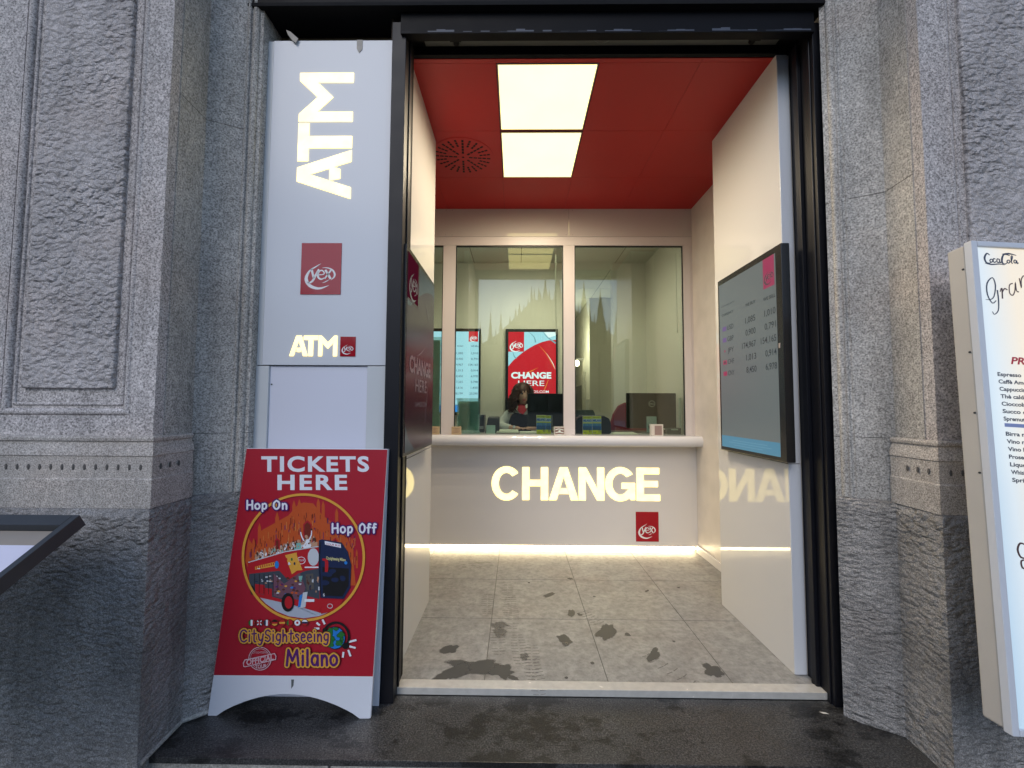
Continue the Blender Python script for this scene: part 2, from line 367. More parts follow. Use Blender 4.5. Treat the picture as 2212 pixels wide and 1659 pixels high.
# hand drawn bubble lettering: skeleton strokes, drawn as nested ribbons with round ends
SF = {
 'C': (.62, [[(.60, .82), (.42, .98), (.16, .88), (.04, .50), (.16, .10), (.40, .0), (.60, .14)]]),
 'i': (.16, [[(.08, .62), (.08, .02)], [(.08, .90), (.085, .88)]]),
 't': (.40, [[(.20, .98), (.20, .10), (.34, .0)], [(.02, .66), (.38, .70)]]),
 'y': (.46, [[(.03, .62), (.10, .20), (.26, .12), (.40, .30)], [(.44, .64), (.38, .10), (.22, -.24), (.04, -.18)]]),
 'S': (.50, [[(.46, .84), (.28, .98), (.08, .86), (.10, .62), (.36, .48), (.46, .24), (.28, .02), (.03, .12)]]),
 'g': (.44, [[(.40, .56), (.20, .66), (.05, .40), (.16, .12), (.38, .20)], [(.41, .62), (.38, .0), (.24, -.24), (.04, -.16)]]),
 'h': (.42, [[(.06, .98), (.05, .0)], [(.05, .36), (.20, .60), (.36, .46), (.38, .0)]]),
 's': (.36, [[(.33, .54), (.16, .64), (.06, .50), (.28, .30), (.30, .08), (.12, -.01), (.02, .08)]]),
 'e': (.42, [[(.07, .34), (.36, .36), (.34, .56), (.18, .65), (.05, .42), (.08, .12), (.24, .0), (.38, .10)]]),
 'n': (.42, [[(.05, .62), (.06, .0)], [(.06, .36), (.20, .62), (.36, .48), (.38, .0)]]),
 'M': (.84, [[(.04, .0), (.14, .98)], [(.14, .98), (.40, .30)], [(.40, .30), (.70, .98)], [(.70, .98), (.80, .0)]]),
 'l': (.14, [[(.07, .98), (.07, .0)]]),
 'a': (.50, [[(.42, .52), (.22, .64), (.05, .36), (.14, .06), (.34, .06), (.43, .34)], [(.43, .62), (.44, .0)]]),
 'o': (.50, [[(.25, .64), (.06, .48), (.06, .16), (.24, .0), (.43, .16), (.43, .48), (.25, .64)]]),
 'H': (.60, [[(.06, .98), (.05, .0)], [(.52, .98), (.54, .0)], [(.05, .46), (.53, .52)]]),
 'p': (.48, [[(.07, .60), (.06, -.26)], [(.07, .48), (.28, .64), (.43, .40), (.32, .04), (.08, .06)]]),
 'O': (.60, [[(.30, .98), (.08, .72), (.06, .26), (.28, .0), (.50, .24), (.52, .72), (.30, .98)]]),
 'f': (.36, [[(.34, .90), (.20, .96), (.14, .78), (.12, .0)], [(.0, .54), (.30, .58)]])}
def scrawl(a, word, x0, x1, yb, yt, layers, k0, gap=.16):
    """layers: (material, stroke width) from the outermost"""
    tot = sum(SF[c][0]+gap for c in word)-gap; sx = (x1-x0)/tot; sy = yt-yb; kk = k0
    for mt, wd in layers:
        x = 0
        for c in word:
            wc, strokes = SF[c]
            for q in strokes:
                P = [(x0+(x+u)*sx, yb+v_*sy) for u, v_ in q]
                a.ribbon(P, [wd]*len(P), mt, kk, 4 if len(P) > 2 else 0); kk += .02
                for e in (P[0], P[-1]): a.ellipse(e[0], e[1], wd/2, wd/2, mt, kk, 12); kk += .02
            x += wc+gap
    return kk

# ------------------------------------------------------------------ street
G = MB()
G.box(-200, -300, -.70, 200, 1.72, -.19, GR_PAVE)
struct(G.build("pavement", smooth=False))

# ------------------------------------------------------------------ stone piers
def stone_pier(s, ax, fx, label):
    """s = -1 left / +1 right; ax = |x| of the pier arris, fx(x) maps the left-hand plan to this side"""
    root = thing("stone_pier", label, "stone pier", (s*ax, 1.7, -.19))
    def PL(pts): return [(s*(x+(ax-1.445)), y) if j else (s*x, y) for x, y, j in pts]
    front = [(3.6, 1.65, 1), (1.445, 1.65, 1), (1.458, 1.845+(.02 if s < 0 else 0), 1)]
    jam = [(1.300+(.205 if s > 0 else 0), 1.925+(.02 if s < 0 else 0), 0)]
    far = [(1.262+(.208 if s > 0 else 0), 1.955, 0), (1.262+(.24 if s > 0 else 0), 1.99, 0), (1.262+(.24 if s > 0 else 0), 2.30, 0), (3.6, 2.30, 1)]
    def off(d):
        return [(3.6, 1.65-d, 1), (1.445-d*.9, 1.65-d, 1), (1.458-d*.9, front[2][1]-d*.7, 1)] + [(x-d*.2, y-d*(.8 if s > 0 else .1), j) for x, y, j in jam] + [(x-d*.4, y-d*(.5 if s > 0 else -.1), j) for x, y, j in far[:1]] + far[1:]
    # shaft: the splayed side face and returns (front is built up of separate fields)
    sh = MB()
    side = [(3.6, 1.70, 1)] + [(1.445, 1.70, 1)] + front[2:] + jam + far
    arr = [(1.56, 1.65, 1), (1.445, 1.65, 1), (1.4485, 1.7005, 1), (1.56, 1.7005, 1)]
    sh.prism(PL(arr), 1.20, 4.4, GR_SHAFT)
    sh.prism(PL(side), .9262, 1.198, GR_BEAD); sh.prism(PL(side), 1.2005, 2.66 if s < 0 else 2.30, GR_BEAD); sh.prism(PL(side), 2.663 if s < 0 else 2.303, 4.4, GR_BEAD)
    inner = [(x+(.004 if j else .003), y+.004, j) for x, y, j in side]; sh.prism(PL(inner), .9262, 4.39, SEAM)
    # front margin fields round the sunk frame
    fr = (1.525+.02, 2.07); z0 = 1.285
    def bx(x0, y0, za, x1, y1, zb, m, mb=None):
        o = ax-1.445; (mb or sh).box(s*(x0+o), y0, za, s*(x1+o), y1, zb, m)
    bx(fr[1], 1.65, 1.20, 3.6, 1.7005, 4.4, GR_SHAFT)
    bx(1.56, 1.65, 1.20, fr[1], 1.7005, z0, GR_SHAFT)
    bx(fr[0], 1.664, z0, fr[1], 1.7005, 4.4, GR_SHAFT)
    sh.build("shaft", root, smooth=False)
    # bead mouldings of the frame, and the hammered field
    bd = MB(); o = ax-1.445
    def rod(x, y, r, za, zb): bd.tube([(s*(x+o), y, za), (s*(x+o), y, zb)], r, GR_SHAFT, 12)
    rod(fr[0]+.014, 1.660, .014, z0+.014, 4.4); rod(fr[1]-.014, 1.660, .014, z0+.014, 4.4)
    bd.tube([(s*(fr[0]+o), 1.660, z0+.014), (s*(fr[1]+o), 1.660, z0+.014)], .0145, GR_SHAFT, 12)
    rod(fr[0]+.042, 1.664, .007, z0+.045, 4.4); rod(fr[1]-.042, 1.664, .007, z0+.045, 4.4)
    bd.tube([(s*(fr[0]+.042+o), 1.664, z0+.045), (s*(fr[1]-.042+o), 1.664, z0+.045)], .007, GR_SHAFT, 10)
    bd.build("frame_moulding", root)
    fl = MB()
    bx(1.619, 1.648, 1.392, 1.993, 1.672, 4.4, GR_RUST, fl)
    fl.build("hammered_field", root, bevel=.007, seg=3)
    # side bead on the splay
    sb = MB()
    for (x, y, r) in ((1.292, 1.932+(.016 if s < 0 else 0), .0155), (1.318, 1.917+(.018 if s < 0 else 0), .008)):
        X = (x+(.207 if s > 0 else 0)) 
        sb.tube([(s*X, y, .93), (s*X, y, 4.4)], r, GR_BEAD, 12)
    sb.build("side_moulding", root)
    # moulded base
    bs = MB()
    prof = [(.925, .024), (1.035, .024), (1.04, .020), (1.125, .020), (1.128, .024), (1.150, .022), (1.178, .010), (1.182, .010), (1.1855, .017), (1.196, .019), (1.203, .015), (1.2045, .006)]
    rings = []
    for z, d in prof:
        pl = [(3.6, 1.65-d, 1), (1.445-d, 1.65-d, 1), (1.452-d, 1.845, 1), (1.60, 1.87, 1), (3.6, 1.87, 1)]
        rings.append([(x, y, z) for x, y in PL(pl)])
    bs.loft(rings, GR_BASE)
    bo = bs.build("moulded_base", root, ang=25)
    # row of punched hollows in the base band, drawn as small dark beads
    pn = MB()
    x = 1.47
    while x < 2.6:
        X = s*(x+o); y = 1.65-.0204
        pn.ell((X, y, 1.083), (.0055, .003, .013), PUN, 8, 6); x += .0445
    for yy in (1.67, 1.715, 1.76): pn.ell((s*(1.445-.0204+o), yy, 1.083), (.003, .0055, .013), PUN, 8, 6)
    pn.build("punched_row", bo)
    # plinth
    pt = MB()
    rings = []
    for z, d in [(-.19, .04), (.885, .04), (.905, .036), (.922, .026), (.926, .018)]:
        rings.append([(x, y, z) for x, y in PL(off(d))])
    pt.loft(rings, GR_PLINTH)
    pt.build("plinth", root, ang=25)
    if s < 0:
        j = MB(); j.tube([(-1.408, 1.625, -.018), (-1.42, 1.835, -.018), (-1.30, 1.935, -.018), (-1.26, 1.955, -.018)], .009, GR_RISER, 8)
        j.build("mortar_joint", root)
    return root
stone_pier(-1, 1.445, None, "granite pier with hammered panel left of the cash machine sign")
stone_pier(1, 1.640, None, "granite pier behind the white menu lightbox on the right")

# ------------------------------------------------------------------ step
st = thing("entrance_step", "black granite doorstep with damp patches in front of the shop", "step", (0, 1.8, -.19))
s_ = MB()
s_.prism([(-1.425, 1.667), (1.70, 1.667), (1.70, 1.83), (1.53, 1.95), (1.53, 2.03), (-1.30, 2.03), (-1.30, 1.93), (-1.44, 1.83)], -.054, -.030, GR_STEP)
s_.build("slab", st, bevel=.003)
r_ = MB()
xs = [-1.42, -.72, .03, .78, 1.70]
for i in range(4): r_.box(xs[i]+.004, 1.682+.002*(i % 2), -.20, xs[i+1]-.004, 1.99, -.0545, GR_RISER)
r_.build("riser", st, bevel=.004)
lt = MB(); a = Art(lt, lambda x, y, l: Vector((x, y, -.0285+l)), .0006)
a.poly([(1.36, 1.955), (1.385, 1.952), (1.395, 1.940), (1.37, 1.943)], BRUSH)
lo = tag(lt.build("paper_scrap", smooth=False, recalc=False), "tiny torn white paper scrap on the black step near the right door post", "litter")

# ------------------------------------------------------------------ door frame
df = thing("door_frame", "black metal door surround with roller shutter slot around the shop entrance", "door frame", (.42, 2.0, -.03))
m = MB(); m.box(-.627, 1.97, -.03, -.557, 2.10, 3.24, BLACKM); m.box(-.575, 2.102, -.03, -.5595, 2.14, 3.24, BLACKD)
m.box(-.5565, 2.03, 0.004, -.549, 2.045, 3.2, BLACKM)
m.build("post", df, bevel=.004)
m = MB(); m.box(1.456, 1.985, -.03, 1.505, 2.165, 3.24, BLACKM); m.box(1.436, 2.075, -.03, 1.4555, 2.112, 3.2, BLACKM); m.box(1.448, 2.005, -.03, 1.4555, 2.02, 3.2, BLACKM)
m.build("post", df, bevel=.004)
m = MB(); m.box(-.585, 1.965, 3.172, 1.455, 2.000, 3.42, BLACKL); m.build("lintel", df, bevel=.003)
m = MB(); m.box(-.580, 1.955, 3.164, 1.435, 1.9995, 3.1715, BLACKL)
x = -.58
rr = random.Random(3)
for i in range(46):
    x0 = -.58+i*.0438; h = .004+.016*abs(noise.noise(Vector((i*.35, 2.2, 0))))*2; 
    m.box(x0, 1.9625, 3.1718, x0+.0438, 1.9648, 3.1718+h, DUST_HL)  # ragged dust on the lip with its bluish highlight painted in
m.build("dusty_ledge", df, smooth=False)
m = MB(); m.box(-.62, 2.001, 3.30, 1.50, 2.19, 3.34, BLACKD); m.box(-.62, 2.165, 3.238, 1.50, 2.188, 3.30, BLACKD)
m.build("shutter_slot", df, smooth=False)
m = MB(); m.box(-.50, 2.105, 3.272, 1.38, 2.150, 3.298, pm("grey_track", (.075, .08, .075), .5, var=.2, vs=8)); m.build("track", df, bevel=.002)
for X in (-.331, 1.239):
    m = MB(); m.tube([(X, 2.08, 3.27), (X, 2.13, 3.27)], .016, BLACKD, 12); m.box(X-.03, 2.09, 3.250, X+.03, 2.10, 3.262, BLACKD); m.tube([(X+.012, 2.075, 3.262), (X+.012, 2.085, 3.262)], .006, GREY, 8)
    m.build("roller_bracket", df)
m = MB(); m.ell((.441, 2.10, 3.262), (.042, .02, .010), pm("sensor_plastic", (.05, .05, .05), .3), 18, 8); m.build("sensor", df)
m = MB(); m.box(-.575, 2.032, -.029, 1.456, 2.094, .003, STEEL); m.build("threshold_strip", df, bevel=.002)
m = MB(); m.box(-1.45, 1.93, 3.285, 1.72, 2.35, 3.305, BLACKD); m.box(-1.45, 1.935, 3.3052, 1.72, 2.35, 4.4, BLACKL)
tag(m.build("fascia_beam", bevel=.003, loc=(.2, 2.1, 3.3)), "black metal fascia beam running above the door and the cash machine sign", "beam")
# recess over the cash machine sign
m = MB(); m.box(-1.36, 2.14, 3.02, -.60, 2.16, 3.30, RUST); m.box(-.64, 2.0, 3.17, -.628, 2.14, 3.284, RUST); m.box(-1.31, 2.0, 3.17, -1.296, 2.14, 3.284, RUST)
m.tube([(-1.25, 2.10, 3.262), (-.66, 2.10, 3.262)], .012, pm("old_brass", (.11, .08, .045), .4, metal=.5, var=.4, vs=9), 10)
tag(m.build("rusty_recess", loc=(-.96, 2.1, 3.17)), "dark rusty recess with a bar above the cash machine sign", "recess")

# ------------------------------------------------------------------ ATM sign tower
at = thing("cash_machine_sign", "tall white panel reading ATM twice left of the shop door", "sign", (-.96, 2.05, -.03))
m = MB(); m.box(-1.234, 1.996, 1.523, -.6275, 2.03, 3.168, WHITE_OUT); m.build("upper_panel", at, bevel=.003)
m = MB(); m.box(-1.286, 2.000, 1.523, -1.2355, 2.03, 3.168, WHITE_TRIM); m.build("edge_strip", at, bevel=.003)
m = MB(); m.box(-1.286, 1.998, -.03, -1.200, 2.03, 1.5195, WHITE_TRIM); m.box(-.722, 1.998, -.03, -.6275, 2.03, 1.5195, WHITE_TRIM)
m.build("side_rail", at, bevel=.003)
m = MB(); m.box(-1.1995, 2.010, -.03, -.7225, 2.03, 1.518, LAV); m.ell((-1.190, 2.008, 1.43), (.004, .003, .004), SEAM, 8, 5); m.build("lower_panel", at, smooth=False)
LA = [([(0, 0), (.33, 1), (.55, 1), (.88, 0), (.665, 0), (.44, .71), (.215, 0)], .0), None]
def atm_word(mb, fn, U0, U1, Hh, mat_, dp):
    """word ATM in pointed geometric capitals; fn(u, v) -> 3D, dp = depth vector"""
    A = [(0, 0), (.345, 1), (.62, 1), (.965, 0), (.735, 0), (.48, .76), (.225, 0)]
    B = [(.40, .20), (.585, .20), (.655, .40), (.36, .40)]
    T = [(.55, 1), (.55, .80), (.80, .80), (.80, 0), (1.03, 0), (1.03, .80), (1.28, .80), (1.28, 1)]
    M = [(0, 0), (0, 1), (.16, 1), (.50, .66), (.84, 1), (1.0, 1), (1.0, 0), (.80, 0), (.80, .66), (.50, .37), (.20, .66), (.20, 0)]
    A2 = [(u*.944, v) for u, v in A]; B2 = [(u*.944, v) for u, v in B]
    T2 = [(u*.977+.168, v) for u, v in T]; M2 = [(u*.93+1.45, v) for u, v in M]
    tot = 2.38
    for L_ in (A2, B2, [(u, v) for u, v in T2], M2):
        P = [fn(U0+u/tot*(U1-U0), v*Hh) for u, v in L_]
        mb.loft([P, [p+dp for p in P]], mat_)
m = MB(); atm_word(m, lambda u, v: Vector((-.824-v, 1.9955, 2.347+u)), 0, .648, .269, LETTER, Vector((0, -.002, 0)))
m.build("lit_letters", at, smooth=False)['label'] = "large lit letters ATM turned on their side"
m = MB(); atm_word(m, lambda u, v: Vector((-1.101+u, 1.9955, 1.567+v)), 0, .231, .099, LETTER, Vector((0, -.002, 0)))
m.build("lit_letters", at, smooth=False)['label'] = "small lit letters ATM upright at the bottom"
def logo_plate(x0, x1, z0, z1, y, parent, th=.003):
    mb = MB(); mb.box(x0, y-th, z0, x1, y, z1, REDP)
    a = Art(mb, lambda u, v, l: Vector((x0+(x1-x0)*u, y-th-l, z0+(z1-z0)*v*1.0)))
    W = x1-x0; Hh = z1-z0
    a2 = Art(mb, lambda u, v, l: Vector((u, y-th-l, v)))
    a2.logo(x0+W*.49, z0+Hh*.36, W*.36, LOGOW)
    return mb.build("logo_plate", parent, smooth=False, recalc=False)
logo_plate(-1.057, -.860, 1.869, 2.124, 1.9958, at)
logo_plate(-.854, -.780, 1.566, 1.662, 1.9958, at)
TAPE = pm("brown_tape", (.42, .38, .33), .6, var=.3, vs=40)
m = MB(); m.loft([[Vector(p) for p in ((-1.170, 1.990, 3.218), (-1.145, 1.987, 3.205), (-1.105, 1.986, 3.168), (-1.116, 1.984, 3.143), (-1.140, 1.985, 3.165), (-1.158, 1.988, 3.19))],
                  [Vector(p)+Vector((0, -.001, 0)) for p in ((-1.170, 1.990, 3.218), (-1.145, 1.987, 3.205), (-1.105, 1.986, 3.168), (-1.116, 1.984, 3.143), (-1.140, 1.985, 3.165), (-1.158, 1.988, 3.19))]], TAPE)
tag(m.build("tape_flap", loc=(-1.13, 1.99, 3.17), smooth=False), "loose curled flap of brown tape at the top left of the ATM sign", "tape")
m = MB(); q = [(-.812, 1.9945, 3.168), (-.783, 1.9945, 3.168), (-.784, 1.9945, 3.118), (-.800, 1.9945, 3.099), (-.812, 1.9945, 3.122)]
m.loft([[Vector(p) for p in q], [Vector(p)+Vector((0, -.0008, 0)) for p in q]], TAPE)
tag(m.build("tape_flap", loc=(-.8, 1.99, 3.14), smooth=False), "short strip of brown tape hanging straight down at the top right of the ATM sign", "tape")

# ------------------------------------------------------------------ shop interior shell
f = MB(); f.box(-1.45, 2.10, -.10, 1.80, 4.02, -.004, GROUT)
xs = [-1.45, -.75, -.15, .45, 1.05, 1.70]; ys = [2.0945, 2.687, 3.28, 3.873, 4.02]
for i in range(5):
    for j in range(4): f.box(xs[i]+.002, ys[j]+.002, -.0035, xs[i+1]-.002, ys[j+1]-.002, 0, GR_TILE)
a = Art(f, lambda x, y, l: Vector((x, y, .0002+l)), .0004)
for i, (x, y, rx, ry, mt, am) in enumerate([(-.20, 2.20, .125, .055, WET, .65), (-.31, 2.15, .09, .035, WET, .6), (-.07, 2.165, .045, .06, WET, .5), (-.36, 2.352, .035, .045, WET, .4), (-.01, 2.115, .025, .013, WET, .3),
        (.28, 2.458, .032, .05, WET, .4), (.54, 2.545, .085, .045, WET, .5), (.655, 2.515, .015, .015, WET, .4), (.74, 2.32, .02, .06, WET, .5), (1.0, 2.19, .04, .05, WET, .5), (.235, 3.02, .045, .02, WET, .3), (.36, 2.76, .045, .018, WET, .4),
        (.41, 2.745, .02, .012, WETL, .3), (-.10, 2.61, .045, .03, WETL, .4), (-.09, 2.53, .035, .045, WETL, .4), (.05, 2.29, .028, .022, WETL, .4), (.4, 2.24, .01, .01, WET, .3), (.9, 2.45, .008, .008, WET, .3), (.55, 3.0, .01, .008, WET, .3), (.95, 3.10, .02, .008, WETL, .4), (.28, 2.41, .02, .015, WETL, .4), (.25, 2.12, .008, .008, WET, .3), (.42, 3.3, .02, .015, WETL, .4), (1.2, 3.16, .012, .008, WETL, .3), (.10, 3.22, .01, .007, WETL, .3)]):
    for kk, (sc_, mm) in enumerate(((1.16, soften(WETH, .35)), (1.06, WETH), (1.0, mt))):
        if mt is WETL and kk == 1: continue
        a.poly(blob(x, y, rx*sc_, ry*sc_, i+11, 64, am*.75, rot=i*.7), mm, 1+i*.15+kk*.04)
# ribbed shoe prints
def print_(x, y, ang, n=9, l=.27, wd=.085, heel=True):
    for i in range(n):
        t = (i/(n-1)-.5)*l
        if abs(t/l-.18*-1) < .06 and heel: continue
        ww = wd*(.5+.5*math.sqrt(max(0, 1-(2*t/l*.93)**2)))*.5
        for sg in (-1, 1):
            p = [(sg*ww*.12, t), (sg*ww, t+.004), (sg*ww, t+.009), (sg*ww*.12, t+.005)]
            a.poly([(x+u*math.cos(ang)-v*math.sin(ang), y+u*math.sin(ang)+v*math.cos(ang)) for u, v in p], WETL)
for x, y, g in [(-.19, 2.88, .05), (-.04, 2.86, -.06), (-.06, 3.05, 0.), (.02, 2.36, .08), (.085, 2.26, -.05), (-.10, 2.44, .1), (-.02, 2.7, 0.), (.50, 2.66, .5), (.78, 2.2, .6), (.10, 2.13, .1)]: print_(x, y, g, 11 if g != .6 else 6)
# glare painted as small pale flecks on the floor near the counter
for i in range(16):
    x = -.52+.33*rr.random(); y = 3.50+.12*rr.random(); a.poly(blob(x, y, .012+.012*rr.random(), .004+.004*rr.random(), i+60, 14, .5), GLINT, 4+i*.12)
soften(WETL, .45); soften(WET, .8)
struct(f.build("floor", smooth=False, recalc=False))

c = MB(); c.box(-1.50, 2.19, 3.2385, 1.80, 4.05, 3.26, REDDK)
LX = (-.118, .447)
cx_ = [-1.50, -1.24, -.68, LX[0]-.006, LX[1]+.006, 1.01, 1.70]; cy_ = [2.19, 2.2185, 2.7895, 3.379, 3.96]
for i in range(6):
    for j in range(4):
        if i == 3 and j in (1, 2): continue
        c.box(cx_[i]+.001, cy_[j]+.001, 3.235, cx_[i+1]-.001, cy_[j+1]-.001, 3.2384, REDC)
struct(c.build("ceiling", smooth=False, recalc=False))
def ceiling_light(y0, y1, label):
    t = thing("ceiling_light", label, "ceiling light", ((LX[0]+LX[1])/2, (y0+y1)/2, 3.235), "square lit panels in the red ceiling")
    m = MB(); m.box(LX[0]+.006, y0+.006, 3.2335, LX[1]-.006, y1-.006, 3.238, LEDP); m.build("diffuser", t, smooth=False)
    m = MB()
    for q in ((LX[0], y0, LX[1], y0+.0055), (LX[0], y1-.0055, LX[1], y1), (LX[0], y0+.006, LX[0]+.0055, y1-.006), (LX[1]-.0055, y0+.006, LX[1], y1-.006)):
        m.box(q[0], q[1], 3.2325, q[2], q[3], 3.238, GREY)
    m.build("frame", t, smooth=False)
    for i in range(3):
        for j in range(2):
            l = bpy.data.lights.new("lamp", 'SPOT'); l.energy = 13.0; l.spot_size = math.radians(178); l.spot_blend = 1.0; l.energy = 12.0; l.shadow_soft_size = 0; l.color = (1, .84, .62)
            lo = bpy.data.objects.new("lamp", l); COL.objects.link(lo); lo.parent = t
            lo.location = ((i-1)*.18, (j-.5)*.28, -.012)
ceiling_light(2.222, 2.776, "square lit ceiling panel nearest the door")
ceiling_light(2.803, 3.373, "square lit ceiling panel nearest the counter windows")
# swirl air outlet: radial slots in a disc
v = thing("air_vent", "round red ceiling vent with radial dark slots", "air vent", (-.418, 3.09, 3.235))
m = MB(); m.tube([(-.418, 3.09, 3.2345), (-.418, 3.09, 3.2325)], .235, REDC, 48); m.build("disc", v)
m = MB()
for k in range(24):
    an = 2*PI*k/24+.1; r0, r1 = (.13, .215) if k % 3 else (.045, .215)
    d = Vector((math.cos(an), math.sin(an), 0)); n_ = Vector((-d.y, d.x, 0))*.008; c0 = Vector((-.418, 3.09, 3.2322))
    nseg = 5 if k % 3 == 0 else 3
    for q in range(nseg):
        a0 = r0+(r1-r0)*q/nseg; a1 = r0+(r1-r0)*(q+.82)/nseg
        m.poly([c0+d*a0+n_, c0+d*a0-n_, c0+d*a1-n_, c0+d*a1+n_], DARK)
m.tube([(-.418, 3.09, 3.2323), (-.418, 3.09, 3.231)], .009, DARK, 12)
m.build("slots", v, smooth=False, recalc=False)

def wallbox(name, *b, mat=CREAM):
    m = MB(); m.box(*b, mat); return struct(m.build(name, smooth=False))
wallbox("wall_left", -1.60, 2.35, -.05, -1.45, 4.0, 3.30)
wallbox("wall_front", -1.60, 2.31, -.05, -.66, 2.345, 3.30)
wallbox("wall_right", 1.672, 2.31, -.05, 1.80, 4.0, 3.30, mat=pm("stained_wall", (.66, .61, .555), .35, var=.22, vs=5))
m = MB(); m.box(1.655, 2.92, 0, 1.6715, 3.915, .07, WHITE2)
struct(m.build("skirting", bevel=.004))
# side panels (portal walls)
def side_panel(xa, xb, label, endcap):
    t = thing("side_panel", label, "wall panel", ((xa+xb)/2, 2.5, 0), "glossy white portal panels")
    y0 = 2.141 if xa < 0 else 2.168
    m = MB(); m.box(xa, y0, 1.045, xb, 2.906, 3.2345, WHITE); m.build("upper_board", t, bevel=.003)
    m = MB(); m.box(xa, y0, .0005, xb, 2.906, 1.042, WHITE); m.build("lower_board", t, bevel=.003)
    if endcap:
        m = MB(); m.box(1.392, 2.1625, 1.045, 1.452, 2.1678, 3.2, WHITE_OUT); m.box(1.392, 2.1625, .003, 1.452, 2.1678, 1.042, WHITE_OUT); m.build("end_face", t, bevel=.0015)
side_panel(-.65, -.59, "glossy white side panel left of the entrance carrying the dark red screen", False)
side_panel(1.392, 1.452, "glossy white side panel right of the entrance carrying the rates screen", True)
m = MB(); m.box(1.4525, 2.17, 0, 1.6715, 2.90, 3.23, CREAM); struct(m.build("wall_filler", smooth=False))
m = MB(); m.box(-1.45, 2.35, 0, -.6505, 2.45, 3.23, CREAM); struct(m.build("wall_filler", smooth=False))

# ------------------------------------------------------------------ counter
ct = thing("service_counter", "white exchange counter with lit word CHANGE on its front", "counter", (.1, 3.95, 0))
m = MB(); m.box(-1.45, 3.92, .048, 1.702, 3.96, .985, WHITE2); m.build("front_panel", ct, bevel=.003)
m = MB(); m.box(-1.45, 3.95, .001, 1.66, 3.99, .047, STEEL); m.build("kick_plate", ct, smooth=False)
# bullnose top
m = MB(); pr_ = [(3.93, .985), (3.85, .985), (3.845, .972), (3.80, .970)]+[(3.800-.035*math.sin(q), 1.018-.048*math.cos(q)) for q in [PI*k/10 for k in range(1, 10)]]+[(3.80, 1.066), (4.50, 1.066), (4.50, .985)]
m.loft([[(-1.45, y, z) for y, z in pr_], [(1.712, y, z) for y, z in pr_]], pm("white_worktop", (.70, .70, .73), .12, var=.03, vs=3))
m.build("worktop", ct, bevel=.002, seg=1)
m = MB(); m.box(-1.44, 3.924, .020, 1.65, 3.948, .038, STRIP); m.build("light_strip", ct, smooth=False)
# big CHANGE letters: bold sans outlines
def arc(cx, cy, rx, ry, a0, a1, n=16): return [(cx+rx*math.cos(math.radians(a0+(a1-a0)*i/n)), cy+ry*math.sin(math.radians(a0+(a1-a0)*i/n))) for i in range(n+1)]
def letter(ch):
    if ch == 'C': return [arc(.5, .5, .5, .52, 38, 322, 26)+arc(.5, .5, .265, .325, 318, 42, 22)], 1.0
    if ch == 'G': return [arc(.51, .5, .51, .52, 36, 305, 26)+[(.86, .02), (1.0, .02), (1.0, .54), (.55, .54), (.55, .36), (.80, .36)]+arc(.51, .5, .275, .325, 318, 42, 22)], 1.02
    if ch == 'H': return [[(0, 0), (0, 1), (.235, 1), (.235, .61), (.63, .61), (.63, 1), (.865, 1), (.865, 0), (.63, 0), (.63, .42), (.235, .42), (.235, 0)]], .865
    if ch == 'A': return [[(0, 0), (.37, 1), (.62, 1), (.99, 0), (.74, 0), (.495, .72), (.25, 0)], [(.33, .19), (.66, .19), (.60, .36), (.39, .36)]], .97
    if ch == 'N': return [[(0, 0), (0, 1), (.24, 1), (.62, .36), (.62, 1), (.85, 1), (.85, 0), (.61, 0), (.225, .65), (.225, 0)]], .85
    if ch == 'E': return [[(0, 0), (0, 1), (.76, 1), (.76, .81), (.235, .81), (.235, .60), (.71, .60), (.71, .42), (.235, .42), (.235, .19), (.78, .19), (.78, 0)]], .78
def word_poly(mb, word, x0, x1, fn, m_, dp, gap=.035):
    ws = []; tot = 0
    for ch in word:
        g, wd = letter(ch); ws.append((g, wd, tot)); tot += wd+gap
    tot -= gap
    for g, wd, x in ws:
        for q in g:
            P = [fn(x0+(x+u)/tot*(x1-x0), v_) for u, v_ in q]
            if dp: mb.loft([P, [p+dp for p in P]], m_)
            else: mb.poly(P, m_)
m = MB(); word_poly(m, "CHANGE", -.228, 1.331, lambda x, v_: Vector((x, 3.9198, .462+.302*v_)), LETTER, Vector((0, -.004, 0)))
m.build("lit_letters", ct, smooth=False)
logo_plate(1.105, 1.314, .093, .362, 3.9198, ct)

# ------------------------------------------------------------------ counter windows
wn = thing("counter_window", "white framed glass screen with three panes above the counter", "window", (.1, 3.95, 1.066))
HEADM = pm("gloss_header", (.60, .56, .54), .04, var=.02, vs=2, spec=.9, coat=.7)
WP = pm("white_painted_frame", (.66, .61, .60), .35, var=.04, vs=3)
m = MB()
for x0, x1 in ((-1.45, -1.33), (-.711, -.592), (.443, .549), (1.587, 1.6715)): m.box(x0, 3.93, 1.0665, x1, 3.99, 2.8755, WP)
m.box(1.640, 3.925, 1.0665, 1.652, 3.9295, 2.8755, WP)
m.box(.4425, 3.9285, 1.0665, .5495, 3.93, 1.115, WP); 
m.build("mullions", wn, bevel=.002)
m = MB(); m.box(-1.45, 3.93, 2.876, 1.6715, 3.99, 2.960, WP); m.build("head_rail", wn, bevel=.002)
m = MB(); m.box(-1.45, 3.932, 2.9625, .495, 3.99, 3.2345, HEADM); m.box(.4975, 3.932, 2.9625, 1.6715, 3.99, 3.2345, HEADM)
for X in (-.69, -.63, .47, .53):
    m.ell((X, 3.9315, 2.978), (.004, .002, .004), SEAM, 8, 5); 
for X in (-.69, -.63, .47, .53, 1.62): m.ell((X, 3.9315, 3.222), (.004, .002, .004), SEAM, 8, 5)
m.build("header_board", wn, bevel=.001)
GL = glass_mat("window_glass", (.87, .92, .85), 1.70)
GLE = pm("glass_gasket", (.01, .015, .013), .4)
